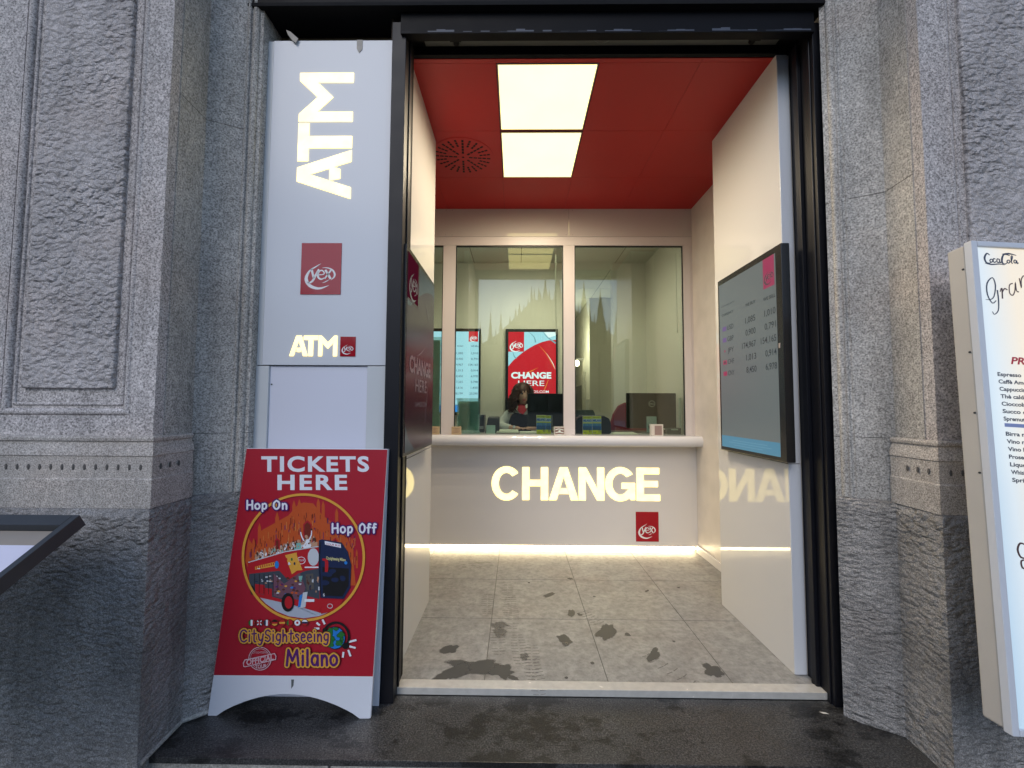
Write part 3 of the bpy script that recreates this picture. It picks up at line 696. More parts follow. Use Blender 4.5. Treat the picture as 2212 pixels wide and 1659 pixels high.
for x0, x1 in ((-1.33, -.711), (-.592, .443), (.549, 1.587)):
    m = MB(); m.box(x0+.001, 3.958, 1.0667, x1-.001, 3.966, 2.8755, GL); p = m.build("pane", wn, smooth=False)
    m = MB()
    m.box(x0+.0005, 3.945, 1.0667, x0+.009, 3.957, 2.8755, GLE); m.box(x1-.009, 3.945, 1.0667, x1-.0005, 3.957, 2.8755, GLE); m.box(x0+.0095, 3.945, 2.864, x1-.0095, 3.957, 2.8755, GLE)
    m.build("gasket", wn, smooth=False)

# ------------------------------------------------------------------ back room
RW = pm("back_wall_paint", (.61, .60, .53), .6, var=.05, vs=1.5)
RW2 = pm("back_wall_shade_paint", (.56, .55, .45), .6, var=.05, vs=1.5)
RC = pm("suspended_ceiling", (.55, .56, .48), .7, var=.05, vs=4, bump=.3, bs=200)
DFL = pm("back_floor", (.2, .19, .17), .5)
def wb(name, *b, mat=RW): m = MB(); m.box(*b, mat); return struct(m.build(name, smooth=False))
wb("back_room_wall", -1.75, 5.25, -.05, .70, 5.37, 3.20)
wb("back_room_wall", 1.22, 5.25, -.05, 1.75, 5.37, 3.20)
wb("back_room_wall", -1.75, 4.02, -.05, -1.60, 5.249, 3.20)
wb("back_room_wall", 1.635, 4.02, -.05, 1.75, 5.249, 3.20)
wb("corridor_wall", .58, 5.371, -.05, .70, 9.5, 3.20)
wb("corridor_wall", 1.22, 6.95, -.05, 1.9, 9.5, 3.20)
wb("corridor_wall", 1.751, 5.371, -.05, 1.9, 6.949, 3.20)
wb("corridor_wall", .70, 9.3, -.05, 1.22, 9.45, 3.20)
m = MB(); m.box(-1.75, 4.02, -.05, 1.9, 9.5, -.002, DFL); struct(m.build("back_room_floor", smooth=False))
m = MB(); m.box(-1.75, 3.992, 3.165, 1.9, 9.5, 3.20, SEAM)
x = -1.75
while x < 1.9:
    y = 3.993
    while y < 9.4: m.box(x+.004, y+.004, 3.160, min(x+.596, 1.9), min(y+.596, 9.45), 3.1645, RC); y += .6
    x += .6
struct(m.build("back_room_ceiling", smooth=False, recalc=False))
back_fill = thing("ceiling_light", "unseen ceiling panel added to light the back room behind the counter windows", "ceiling light", (.2, 4.22, 3.16))  # panel and spots added out of view to brighten the back room
m = MB(); m.box(-.1, 4.05, 3.150, .5, 4.35, 3.1595, LEDP); m.build("diffuser", back_fill, smooth=False)
for X in (-1.0, 0, .9):
    l = bpy.data.lights.new("lamp", 'SPOT'); l.energy = 24.0; l.spot_size = math.radians(178); l.spot_blend = .8; l.shadow_soft_size = 0; l.color = (1, .93, .76)
    lo = bpy.data.objects.new("lamp", l); COL.objects.link(lo); lo.parent = back_fill; lo.location = (X*.3, 0, -.03)
gl_ = thing("wall_lamp", "small glowing globe lamp far down the corridor beside the window mullion", "lamp", (1.10, 7.6, 2.10))
m = MB(); m.ell((1.10, 7.6, 2.12), (.05, .05, .06), pm("globe_glow", (1, .9, .7), .5, var=0, es=6, ec=(1, .88, .62)), 14, 9); m.build("globe", gl_)
m = MB(); m.box(1.09, 7.59, 2.176, 1.219, 7.61, 2.21, GREY); m.build("bracket", gl_)
l = bpy.data.lights.new("globe_offset_light", 'POINT'); l.energy = 14; l.color = (1, .92, .74); l.shadow_soft_size = 0  # light of the globe, set away from it to even out the corridor wall
lo = bpy.data.objects.new("globe_offset_light", l); COL.objects.link(lo); lo.parent = gl_; lo.location = (-.30, -.6, .3)
# corridor door and intercom
DW = pm("door_frame_paint", (.5, .49, .42), .5)
cd = thing("corridor_door", "door with dark glass pane in the bright corridor wall", "door", (1.21, 7.9, 0))
m = MB(); m.box(1.195, 7.32, 0, 1.219, 8.62, 1.95, DW); m.build("casing", cd, bevel=.004)
m = MB(); m.box(1.185, 7.45, 0.005, 1.1945, 8.5, 1.86, pm("door_leaf_paint", (.45, .44, .38), .5)); lf = m.build("leaf", cd, bevel=.003)
m = MB(); m.box(1.181, 7.60, .95, 1.1845, 8.35, 1.72, pm("dim_glass", (.10, .10, .09), .2)); m.build("glass", lf, smooth=False)
m = MB(); m.tube([(1.18, 7.50, .98), (1.15, 7.50, .98), (1.15, 7.60, .98)], .01, GREY, 8); m.build("handle", lf)
ic = thing("intercom", "white intercom handset on the corridor wall with hanging cord", "intercom", (1.21, 7.08, 1.35))
m = MB(); m.box(1.195, 7.03, 1.24, 1.2195, 7.16, 1.46, pm("pale_plastic", (.62, .62, .58), .4)); m.build("body", ic, bevel=.006)
m = MB(); m.box(1.170, 7.04, 1.26, 1.1945, 7.08, 1.44, MATS["pale_plastic"]); m.box(1.19, 7.10, 1.38, 1.1948, 7.15, 1.43, DARK); m.build("handset", ic, bevel=.004)
m = MB(); m.tube([(1.19, 7.06, 1.26), (1.18, 7.06, 1.20), (1.185, 7.05, 1.12), (1.18, 7.03, 1.05), (1.185, 7.07, 1.03), (1.19, 7.09, 1.24)], .006, MATS["pale_plastic"], 6); m.build("cord", ic)

# ------------------------------------------------------------------ screens
def emi(name, col, es, ec=None, rough=.12): return pm(name, tuple(c_*(.12 if name.startswith("dim") else .25) for c_ in col), rough, var=0, es=es, ec=ec or col, spec=.2 if name.startswith("dim_pl") or name == "dim_slate" else .5)
BEZ = pm("screen_bezel", (.012, .012, .013), .25, var=.1)
E_LB = emi("glow_pale_blue", (.36, .67, .86), .95)
E_W = emi("glow_white", (.72, .88, 1.0), 1.0)
E_RED = emi("glow_red", (.52, .018, .03), 1.0)
E_REDL = emi("glow_red_light", (.62, .04, .045), 1.0)
E_TXT = emi("glow_slate", (.05, .09, .14), 1.0)
E_BL = emi("glow_blue", (.02, .22, .70), 1.0)
E_OR = emi("glow_orange", (.75, .22, .05), 1.0)
E_GR = emi("glow_grey_blue", (.16, .34, .44), 1.0)
RATES = [("USD", "1,085", "1,010"), ("GBP", "0,900", "0,791"), ("JPY", "174,967", "154,165"), ("CHF", "1,013", "0,914"), ("CNY", "8,450", "6,978"), ("", "7,255", "5,798"), ("", "1,616", "1,430"), ("", "28,199", "23,290"), ("", "0,000", ""), ("", "158,00", "")]
def back_screen(x0, x1, z0, z1, label, kind):
    t = thing("wall_screen", label, "screen", ((x0+x1)/2, 5.22, z0), None)
    m = MB(); m.box(x0, 5.195, z0, x1, 5.2495, z1, BEZ); m.build("casing", t, bevel=.004)
    m = MB(); ix0, ix1, iz0, iz1 = x0+.036, x1-.024, z0+.04, z1-.040
    m.box(ix0, 5.193, iz0, ix1, 5.1945, iz1, E_LB if kind == 'rates' else E_RED)
    a = Art(m, lambda u, v_, l: Vector((u, 5.1928-l, v_)), .0005)
    if kind == 'rates':
        a.rect(-.606, 2.137, -.487, iz1, E_RED); a.logo(-.545, 2.178, .043, E_W, 2)
        a.text("WE BUY", -.752, -.670, 2.072, 2.090, E_TXT, bold=.02); a.text("WE SELL", -.575, -.480, 2.072, 2.090, E_TXT, bold=.02)
        a.text("CURRENCY", -1.02, -.90, 2.072, 2.090, E_TXT, bold=.02)
        for i, (c_, b_, s_2) in enumerate(RATES):
            z = 1.978-.0722*i
            if c_: a.text(c_, -.98, -.90, z, z+.026, E_TXT); a.rect(-1.03, z, -.995, z+.026, E_RED)
            if b_: a.text(b_, -.672-.017*len(b_), -.674, z, z+.026, E_TXT, bold=.005)
            if s_2: a.text(s_2, -.487-.017*len(s_2), -.487, z, z+.026, E_TXT, bold=.005)
        a.rect(ix0, iz0, ix1, iz0+.085, E_BL)
    else:
        W = ix1-ix0
        # pale sheets behind the red disc
        a.poly([(ix0, 1.83), (ix0, iz1), (ix1, iz1), (ix1, 2.165)]+[(ix0+W*t, 1.83+.335*math.sin(t*PI/2)**.85) for t in (.85, .7, .55, .4, .3, .2, .1)], E_LB)
        a.ribbon([(.15, iz1), (.215, 2.20), (.235, 2.13)], [.004, .01, .02], E_GR, 2); a.ribbon([(.33, iz1), (.38, 2.20), (.488, 2.12)], [.004, .012, .02], E_GR, 2)
        a.poly([(.34, iz1), (.488, iz1), (.488, 2.22), (.40, 2.19)], E_W, 2)
        a.ribbon([(-.05, 2.01), (-.03, 1.95), (.0, 1.93)], [.004, .015, .01], E_GR, 2)
        a.rect(ix0, 2.012, ix0+.197, iz1, E_RED, 3); a.logo(ix0+.10, 2.082, .078, E_W, 4)
        a.ribbon([(.27, 2.10), (.36, 2.0), (.44, 1.87), (.478, 1.79)], [.001, .008, .014, .002], E_OR, 2); a.ribbon([(.37, 2.0), (.45, 1.87), (.482, 1.79)], [.001, .007, .001], E_W, 3)
        a.ribbon([(.08, 1.74), (.17, 1.765), (.27, 1.815)], [.001, .012, .001], E_OR, 2)
        a.ribbon([(.395, 1.66), (.36, 1.57), (.33, 1.50)], [.006, .012, .003], E_OR, 2)
        a.text("CHANGE", -.070, .432, 1.680, 1.756, E_W, 3, bold=.045, space=1.)
        a.text("HERE", .018, .345, 1.585, 1.650, E_W, 3, bold=.005)
        a.text("DAMOS.COM", .09, .400, 1.498, 1.527, E_W, 3, bold=.01)
    m.build("picture", t, smooth=False, recalc=False)
back_screen(-1.09, -.454, 1.215, 2.305, "exchange rate screen glowing pale blue on the back wall left of the clerk", 'rates')
back_screen(-.142, .513, 1.215, 2.302, "red screen reading CHANGE HERE on the back wall behind the clerk", 'red')

# obliquely seen, dim and washed out screens on the portal panels
D_BG = emi("dim_grey", (.10, .115, .115), .9, rough=.3)
D_TX = emi("dim_text", (.008, .012, .018), 1.0, rough=.3)
D_BL = emi("dim_blue", (.05, .16, .24), 1.0, rough=.3)
D_BLT = emi("dim_blue_text", (.09, .22, .30), 1.0, rough=.3)
D_MG = emi("dim_magenta", (.22, .02, .065), 1.0, rough=.3)
D_PL = emi("dim_plum", (.045, .012, .022), .3, rough=.25)
D_PLW = emi("dim_plum_text", (.19, .17, .18), .3, rough=.25)
D_SL = emi("dim_slate", (.06, .085, .10), .3, rough=.25)
D_PP = emi("dim_purple", (.09, .05, .16), 1.0, rough=.3)
t = thing("rates_screen", "dim grey rates screen on the right side panel of the entrance", "screen", (1.37, 2.43, 1.055))
m = MB(); m.box(1.346, 2.103, 1.055, 1.391, 2.775, 2.172, BEZ); m.build("casing", t, bevel=.005)
m = MB(); m.box(1.3445, 2.150, 1.078, 1.3458, 2.752, 2.135, D_BG)
a = Art(m, lambda y, z, l: Vector((1.3443-l, y, z)), .0005)
a.rect(2.150, 1.078, 2.752, 1.150, D_BL); 
for i, (ya, yb) in enumerate(((2.62, 2.26), (2.66, 2.22), (2.6, 2.3))): a.rect(ya, 1.125-.014*i, yb, 1.128-.014*i, D_BLT, 2)
a.rect(2.160, 1.972, 2.258, 2.135, D_MG); a2 = Art(m, lambda u, z, l: Vector((1.3443-l, -u, z)), .0005); a2.logo(-2.208, 2.025, .040, D_PLW, 2)
a2.text("EXCHANGE RATES", -2.725, -2.56, 1.982, 1.990, D_TX)
a2.text("WE BUY", -2.44, -2.335, 1.920, 1.938, D_TX, bold=.02); a2.text("WE SELL", -2.262, -2.155, 1.908, 1.926, D_TX, bold=.02); a2.text("CURRENCY", -2.72, -2.575, 1.920, 1.936, D_TX, bold=.01)
for i, (c_, b_, s_2) in enumerate(RATES[:5]):
    z = 1.822-.0725*i
    a2.text(c_, -2.655, -2.58, z, z+.030, D_TX); a2.rect(-2.715, z, -2.668, z+.028, (D_PP, D_PP, D_BG, D_MG, D_MG)[i])
    if i == 2: a2.ellipse(-2.69, z+.014, .008, .008, D_MG, 2, 12)
    if i == 3: a2.rect(-2.697, z+.004, -2.687, z+.024, D_PLW, 2); a2.rect(-2.702, z+.010, -2.680, z+.018, D_PLW, 3)
    a2.text(b_, -2.342-.0205*len(b_), -2.342, z, z+.034, D_TX, bold=.005); a2.text(s_2, -2.158-.0195*len(s_2), -2.158, z, z+.034, D_TX, bold=.005)
m.build("picture", t, smooth=False, recalc=False)
m = MB(); m.box(1.3435, 2.128, 1.635, 1.3455, 2.140, 1.66, pm("sticker", (.35, .3, .28), .5)); m.build("sticker", t, smooth=False)
t = thing("advert_screen", "dim dark red screen reading CHANGE HERE on the left side panel", "screen", (-.57, 2.34, 1.08))
m = MB(); m.box(-.589, 2.010, 1.080, -.5445, 2.705, 2.130, BEZ); m.build("casing", t, bevel=.005)
m = MB(); m.box(-.5443, 2.030, 1.100, -.5430, 2.690, 2.100, D_PL)
a = Art(m, lambda y, z, l: Vector((-.5428+l, y, z)), .0005)
W = .66
a.poly([(2.03, 1.83), (2.03, 2.10), (2.69, 2.10), (2.69, 2.03)]+[(2.03+W*t_, 1.80+.24*math.sin(t_*PI/2)) for t_ in (.85, .7, .55, .4, .3, .2, .1)], D_SL)
a.rect(2.03, 1.86, 2.27, 2.10, D_PL, 2); a.rect(2.03, 1.87, 2.25, 2.10, pm("dim_crimson", (.03, .002, .006), .25, var=0, es=.3, ec=(.14, .008, .028), spec=.2), 2); a.logo(2.15, 1.95, .085, D_PLW, 3)
a.poly([(2.03, 1.10), (2.03, 1.24), (2.10, 1.16), (2.22, 1.10)], D_SL, 2)
a.text("CHANGE", 2.09, 2.60, 1.505, 1.590, D_PLW, 3, bold=.04); a.text("HERE", 2.22, 2.50, 1.405, 1.475, D_PLW, 3, bold=.005)
a.text("DAMOS.COM", 2.22, 2.50, 1.325, 1.350, D_PLW, 3)
a.ribbon([(2.40, 1.97), (2.5, 1.88), (2.58, 1.78)], [.001, .010, .001], D_PLW, 3); a.ribbon([(2.54, 1.46), (2.49, 1.33), (2.46, 1.18)], [.002, .008, .001], D_PLW, 3); a.ribbon([(2.25, 1.60), (2.35, 1.63), (2.45, 1.68)], [.001, .008, .001], D_PLW, 2)
m.build("picture", t, smooth=False, recalc=False)

# ------------------------------------------------------------------ sandwich board
BL, BR_, TL, TR = Vector((-1.345, 1.882, -.029)), Vector((-.628, 1.878, -.029)), Vector((-1.2595, 1.945, 1.128)), Vector((-.5975, 1.943, 1.128))
def bmap(x, y, l):
    """drawing units of the poster (x right, y down) -> board"""
    yt = 152+.0067*(x-250); yb = 1543+.0207*(x-62); v_ = (yb-y)/(yb-yt)
    xl = 62+188*v_; xr = 885+107*v_; u = (x-xl)/(xr-xl)
    p = (BL*(1-u)+BR_*u)*(1-v_)+(TL*(1-u)+TR*u)*v_
    return p+Vector((0, -1, .045)).normalized()*l
sb = thing("sandwich_board", "red TICKETS HERE sandwich board with tour bus picture standing on the step", "sandwich board", (-.98, 1.92, -.03))
WB = pm("white_board_plastic", (.72, .74, .80), .3, var=.03, vs=4)
m = MB()
arch = [(62, 1543), (250-188*0, 152), (992, 157), (885, 1560), (838, 1560)]
pts = [(62, 1543), (250, 152), (992, 157), (885, 1558), (872, 1560), (830, 1560)]
for i in range(1, 20):
    t_ = i/20; x = 830+(108-830)*t_; pts.append((x, 1560-17*t_-(112)*math.sin(PI*t_)**.82))
pts += [(108, 1544)]
front = [bmap(x, y, 0) for x, y in pts]; back = [bmap(x, y, -.014) for x, y in pts]
m.loft([front, back], WB)
fp = m.build("front_leaf", sb, bevel=.0012, seg=1)
q4 = [Vector((-1.345, 1.952, -.029)), Vector((-.618, 1.955, -.029)), Vector((-1.2595, 1.962, 1.126)), Vector((-.5975, 1.960, 1.126))]
def bl_(u, v_): return (q4[0]*(1-u)+q4[1]*u)*(1-v_)+(q4[2]*(1-u)+q4[3]*u)*v_
uv = [(0, 0), (0, 1), (1, 1), (1, 0), (.94, 0)]+[(.94-.88*t_/20, .10*math.sin(PI*t_/20)**.8) for t_ in range(1, 20)]+[(.06, 0)]
m = MB(); b1 = [bl_(u, v_) for u, v_ in uv]
m.loft([b1, [p+Vector((0, .007, 0)) for p in b1]], WB)
m.build("back_leaf", sb, smooth=False)
# printed poster
C = {}
def pc(n, c_, r=.35): return pm("print_"+n, c_, r, var=0)
RD = pm("print_red", (.40, .012, .028), .32, var=.05, vs=3)
Wt = pc("white", (.78, .80, .86)); YE = pc("yellow", (.72, .36, .05)); PU = pc("purple", (.085, .012, .13)); NV = pc("navy", (.012, .022, .07)); BK = pc("black", (.01, .01, .012))
OR = pc("orange", (.52, .085, .018)); ORD = pc("orange_dark", (.17, .022, .012)); BR = pc("bus_red", (.45, .012, .02)); GY = pc("road", (.42, .46, .55)); SK = pc("skin", (.5, .28, .18)); GN = pc("green", (.02, .16, .035)); BU = pc("blue", (.02, .20, .6)); GW = pc("pale_grey", (.55, .58, .62)); BRN = pc("brown", (.09, .03, .02)); TEAL = pc("teal", (.2, .45, .4)); GLS = pc("window_tint", (.05, .06, .08))
m = MB(); A_ = Art(m, bmap, .00035)
def edgeL(y): v_ = (1545-y)/1391; return 62+188*v_+1.5
def edgeR(y): v_ = (1560-y)/1403; return 885+107*v_-1.5
A_.poly([(edgeL(1343), 1343), (edgeL(158), 155), (edgeR(160), 160), (edgeR(1352), 1352)], RD, 1)
A_.text("TICKETS", 328, 893, 279, 197, Wt, 2, bold=.032, space=1.15)
A_.text("HERE", 413, 778, 379, 299, Wt, 2, bold=.032, space=1.2)
# round picture: cathedral front in orange on red
RX, RY, PCX, PCY = 309, 327, 550, 736
def inside(x, y, s_=1.0): return ((x-PCX)/(RX*s_))**2+((y-PCY)/(RY*s_))**2 < 1
def clip(pts):
    """clip polygon to the picture circle by pulling outside points in"""
    o_ = []
    for x, y in pts:
        d = math.sqrt(((x-PCX)/RX)**2+((y-PCY)/RY)**2)
        o_.append((PCX+(x-PCX)/max(1, d/.985), PCY+(y-PCY)/max(1, d/.985)))
    return o_
A_.poly(clip([(262, 640), (300, 700), (330, 600), (400, 560), (470, 520), (520, 462), (550, 450), (600, 455), (650, 520), (700, 560), (770, 620), (800, 700), (835, 900), (300, 900), (245, 760)]), OR, 2)
R3 = random.Random(5)
def spire(x, w_, ytop, ybot, mt=OR, k=3):
    A_.poly(clip([(x-w_/2, ybot), (x-w_/2, ytop+w_*1.6), (x-w_*.15, ytop+w_*.4), (x, ytop), (x+w_*.15, ytop+w_*.4), (x+w_/2, ytop+w_*1.6), (x+w_/2, ybot)]), mt, k)
for x, w_, yt in ((320, 16, 560), (290, 14, 640), (412, 20, 500), (440, 12, 560), (500, 18, 438), (528, 16, 430), (627, 18, 425), (652, 16, 440), (722, 16, 480), (760, 12, 570), (690, 12, 590), (800, 14, 640), (824, 10, 700), (360, 12, 610), (560, 12, 455)): spire(x, w_, yt, 800)
ORL = pc("orange_light", (.62, .20, .05))
for i in range(330):
    x = 262+R3.random()*560; y = 480+R3.random()*300
    if inside(x, y, .94) and y > 470+abs(x-575)*.6: A_.rect(x, y, x+2+R3.random()*2, y+8+R3.random()*34, (ORD, ORL, ORD, PU)[i % 4], 4+i*.002)
for x, y, w_, h_ in ((548, 545, 44, 95), (400, 640, 26, 60), (700, 640, 26, 60)):
    A_.poly([(x, y+h_), (x, y+w_*.5), (x+w_*.5, y), (x+w_, y+w_*.5), (x+w_, y+h_)], RD, 5); A_.poly([(x+6, y+h_), (x+6, y+w_*.6), (x+w_*.5, y+10), (x+w_-6, y+w_*.6), (x+w_-6, y+h_)], ORD, 6)
# road
A_.poly(clip([(262, 880), (300, 970), (330, 1010), (400, 1045), (470, 1066), (550, 1070), (630, 1066), (690, 1045), (640, 1030), (480, 985), (300, 930)]), GY, 3)
# bus
A_.poly([(262, 768), (455, 712), (636, 690), (640, 780), (636, 1030), (500, 990), (300, 945), (262, 880)], BR, 7)
A_.poly([(268, 828), (425, 812), (470, 860), (520, 830), (560, 812), (632, 800), (632, 960), (520, 930), (440, 960), (300, 925), (270, 880)], GLS, 8)
A_.poly([(300, 880), (350, 885), (352, 935), (302, 925)], BR, 9); A_.poly([(345, 900), (388, 905), (388, 950), (347, 940)], BR, 9)
A_.poly([(395, 825), (450, 880), (530, 822), (560, 900), (540, 965), (480, 955), (420, 950), (395, 940)], pc("mural", (.16, .07, .10)), 9)
for i in range(26):
    x = 400+R3.random()*140; y = 850+R3.random()*100; A_.poly(blob(x, y, 8, 5, i, 8), [OR, PU, GW, YE, BU][i % 5] if i % 2 else BRN, 10)
A_.poly([(455, 730), (515, 716), (520, 800), (560, 780), (490, 830)], YE, 9)
A_.poly([(520, 800), (566, 812), (600, 780), (634, 790), (634, 700), (560, 708), (516, 716)], BR, 9)
A_.poly([(480, 735), (515, 730), (545, 808), (500, 812)], YE, 10)
A_.poly([(300, 790), (400, 766), (402, 788), (300, 806)], YE, 9)
for i in range(9): A_.rect(304+i*11, 789-i*2.4, 309+i*11, 801-i*2.4, BR, 10)
A_.ellipse(412, 780, 11, 20, BU, 10, 16); A_.ellipse(601, 740, 29, 46, GW, 10, 28); A_.ring(538, 758, 21, 18, 3, Wt, 10, 24); A_.text("TOUR", 522, 554, 762, 752, Wt, 11)
for i in range(4): A_.ellipse(462+i*14, 752+(i % 2)*22, 5, 8, [BR, Wt, GN, NV][i], 11, 12)
A_.rect(556, 790, 630, 797, Wt, 11)
for x in (312, 470, 572): A_.rect(x, 800-x*.15+45, x+14, 804-x*.15+45, Wt, 11) if x < 500 else None
A_.ribbon([(264, 768), (455, 712), (628, 684)], [5, 5, 5], GW, 8, 0)
# passengers
for i in range(95):
    x = 300+R3.random()*305; y = 752-(x-318)*.27-R3.random()*38
    A_.ellipse(x, y, 5+R3.random()*2, 9+R3.random()*3, [Wt, GW, SK, BRN, TEAL, Wt, SK, BK][i % 8], 5+i*.003, 10); A_.ellipse(x, y-11, 3.6, 4.6, [SK, BRN, SK][i % 3], 6+i*.003, 8)
    if i % 5 == 0: A_.ribbon([(x+4, y-4), (x+9, y-18)], [2.4, 2], SK, 6.4+i*.003, 0)
for i in range(6): A_.ribbon([(298+i*24, 826+i*1), (298+i*24, 925+i*3)], [3, 3], BK, 9+i*.02, 0)
for i in range(22): x = 290+R3.random()*130; y = 835+R3.random()*40; A_.rect(x, y, x+6+R3.random()*9, y+3+R3.random()*5, (GW, NV, SK)[i % 3], 8.5+i*.01)
for i in range(16): x = 566+R3.random()*60; y = 830+R3.random()*90; A_.rect(x, y, x+3+R3.random()*6, y+6+R3.random()*16, (SK, NV, GW, BRN)[i % 4], 10.5+i*.01)
for i in range(8): x = 655+R3.random()*110; y = 812+R3.random()*70; A_.ellipse(x, y, 10+R3.random()*14, 8+R3.random()*8, NV, 13.2+i*.02, 14)
A_.poly([(548, 650), (580, 645), (582, 690), (550, 694)], Wt, 6); A_.ellipse(564, 632, 8, 9, SK, 7, 12)
A_.ribbon([(552, 655), (540, 630), (535, 608)], [7, 6, 5], Wt, 7); A_.ribbon([(578, 650), (590, 625), (592, 600)], [7, 6, 5], Wt, 7); A_.ellipse(591, 594, 5, 6, BRN, 8, 10)
A_.poly([(512, 668), (536, 664), (538, 704), (514, 708)], TEAL, 6); A_.ellipse(523, 657, 7, 9, SK, 7, 12)
A_.ellipse(606, 650, 9, 14, BRN, 6, 12); A_.poly([(590, 665), (622, 660), (622, 690), (592, 692)], SK, 6)
# front of bus
A_.poly([(630, 652), (644, 646), (748, 664), (778, 710), (796, 780), (790, 900), (756, 958), (636, 952), (628, 800)], NV, 12)
A_.poly([(648, 792), (784, 800), (782, 890), (750, 945), (650, 940)], BK, 13)
A_.poly([(634, 958), (756, 962), (716, 1020), (640, 1034)], BR, 12)
A_.poly([(660, 655), (744, 672), (744, 692), (662, 674)], Wt, 13); A_.text("TOUR BUS", 668, 740, 676, 666, BR, 14, rot=.12)
A_.text("Citysightseeing Milano", 668, 768, 752, 736, pc("pale_yellow", (.7, .65, .3)), 14, rot=.10, bold=.02); A_.ellipse(769, 770, 8, 9, BU, 14, 12)
A_.ribbon([(648, 752), (668, 758), (670, 790), (668, 818)], [10, 16, 18, 14], BR, 14)
A_.ribbon([(640, 660), (634, 740), (640, 950)], [4, 5, 4], BK, 14)
A_.text("1 6", 638, 660, 944, 928, Wt, 14); A_.ring(686, 994, 13, 11, 3, GW, 14, 20)
A_.ellipse(470, 975, 33, 48, BK, 12, 28); A_.ellipse(474, 975, 20, 32, BR, 13, 24); A_.ellipse(286, 912, 10, 24, BK, 10, 16)
A_.poly([(548, 925), (572, 920), (560, 1000), (528, 1005)], GW, 13); A_.rect(556, 958, 606, 972, Wt, 14); A_.poly([(530, 940), (548, 930), (535, 1000), (522, 1000)], BU, 13)
A_.poly([(560, 830), (600, 826), (604, 905), (566, 915)], pc("cab_tint", (.10, .09, .08)), 10); A_.poly([(525, 840), (545, 838), (540, 870), (528, 868)], TEAL, 10)
A_.ring(PCX, PCY, 312, 330, 13, YE, 15, 90)
# hop on / hop off bubbles
for s_t, x0, x1, yb, yt in (("Hop", 256, 362, 484, 438), ("On", 394, 466, 484, 438), ("Hop", 699, 806, 611, 562), ("Off", 840, 928, 611, 562)):
    scrawl(A_, s_t, x0, x1, yb, yt, [(PU, 23), (Wt, 9.5)], 16)
A_.ellipse(411, 463, 4, 10, YE, 19, 12)
# flags
FL = [(GN, Wt, BR, 1), (NV, BR, NV, 2), (NV, Wt, BR, 1), (BK, BR, YE, 0), (BR, YE, BR, 0), (GN, BR, BR, 1), (Wt, BR, Wt, 3), (Wt, NV, BR, 0)]
for i, x in enumerate((286, 326, 364, 404, 442, 481, 520, 558)):
    c1, c2, c3, kd = FL[i]; y = 1078
    A_.ellipse(x, y, 19, 18, ORD, 16, 20)
    if kd == 1:
        A_.ellipse(x, y, 15, 15, c2, 17, 20); A_.poly([(x-5, y-14)]+[(x+15*math.cos(q), y+15*math.sin(q)) for q in [PI*1.38-PI*.76*k/8 for k in range(9)]], c1, 18)
        A_.poly([(x+5, y+14)]+[(x+15*math.cos(q), y+15*math.sin(q)) for q in [PI*.38-PI*.76*k/8 for k in range(9)]], c3, 18)
    elif kd == 0:
        A_.ellipse(x, y, 15, 15, c2, 17, 20)
        A_.poly([(x+15*math.cos(q), y+15*math.sin(q)) for q in [PI*1.1+PI*.8*k/8 for k in range(9)]], c1, 18); A_.poly([(x+15*math.cos(q), y+15*math.sin(q)) for q in [PI*.1+PI*.8*k/8 for k in range(9)]], c3, 18)
    elif kd == 2:
        A_.ellipse(x, y, 15, 15, NV, 17, 20); A_.ribbon([(x-11, y-11), (x+11, y+11)], [5, 5], Wt, 18, 0); A_.ribbon([(x+11, y-11), (x-11, y+11)], [5, 5], Wt, 18, 0); A_.rect(x-15, y-3, x+15, y+3, BR, 19); A_.rect(x-3, y-15, x+3, y+15, BR, 20)
    else:
        A_.ellipse(x, y, 15, 15, Wt, 17, 20); A_.ellipse(x, y, 6, 6, BR, 18, 14)
# globe with headphones
A_.ring(716, 1150, 66, 72, 12, BK, 17, 40, a0=-2.6, a1=.9)
A_.ellipse(712, 1155, 53, 58, BK, 18, 36); A_.ellipse(712, 1155, 49, 54, BU, 19, 36)
for i, (x, y, rx, ry) in enumerate([(690, 1125, 16, 20), (742, 1140, 18, 16), (730, 1180, 20, 14), (688, 1185, 16, 20), (715, 1110, 14, 8), (700, 1160, 9, 12), (748, 1165, 9, 12)]): A_.poly(blob(x, y, rx+2, ry+2, i, 20, .4), BK, 20); A_.poly(blob(x, y, rx, ry, i, 20, .4), GN, 21)
A_.ellipse(660, 1118, 12, 15, BK, 20, 14); A_.ellipse(765, 1195, 18, 16, BK, 20, 14)
for (x0, y0, x1, y1) in ((648, 1062, 660, 1086), (618, 1078, 634, 1092), (606, 1108, 632, 1108), (782, 1176, 820, 1166), (784, 1198, 816, 1206), (778, 1216, 790, 1248), (754, 1226, 750, 1254)): A_.ribbon([(x0, y0), (x1, y1)], [10, 10], Wt, 17, 0)
scrawl(A_, "CitySightseeing", 228, 680, 1172, 1112, [(BRN, 27), (YE, 21), (PU, 7.5)], 22, gap=.15)
scrawl(A_, "Milano", 466, 726, 1290, 1212, [(BRN, 34), (YE, 28), (PU, 13)], 26)
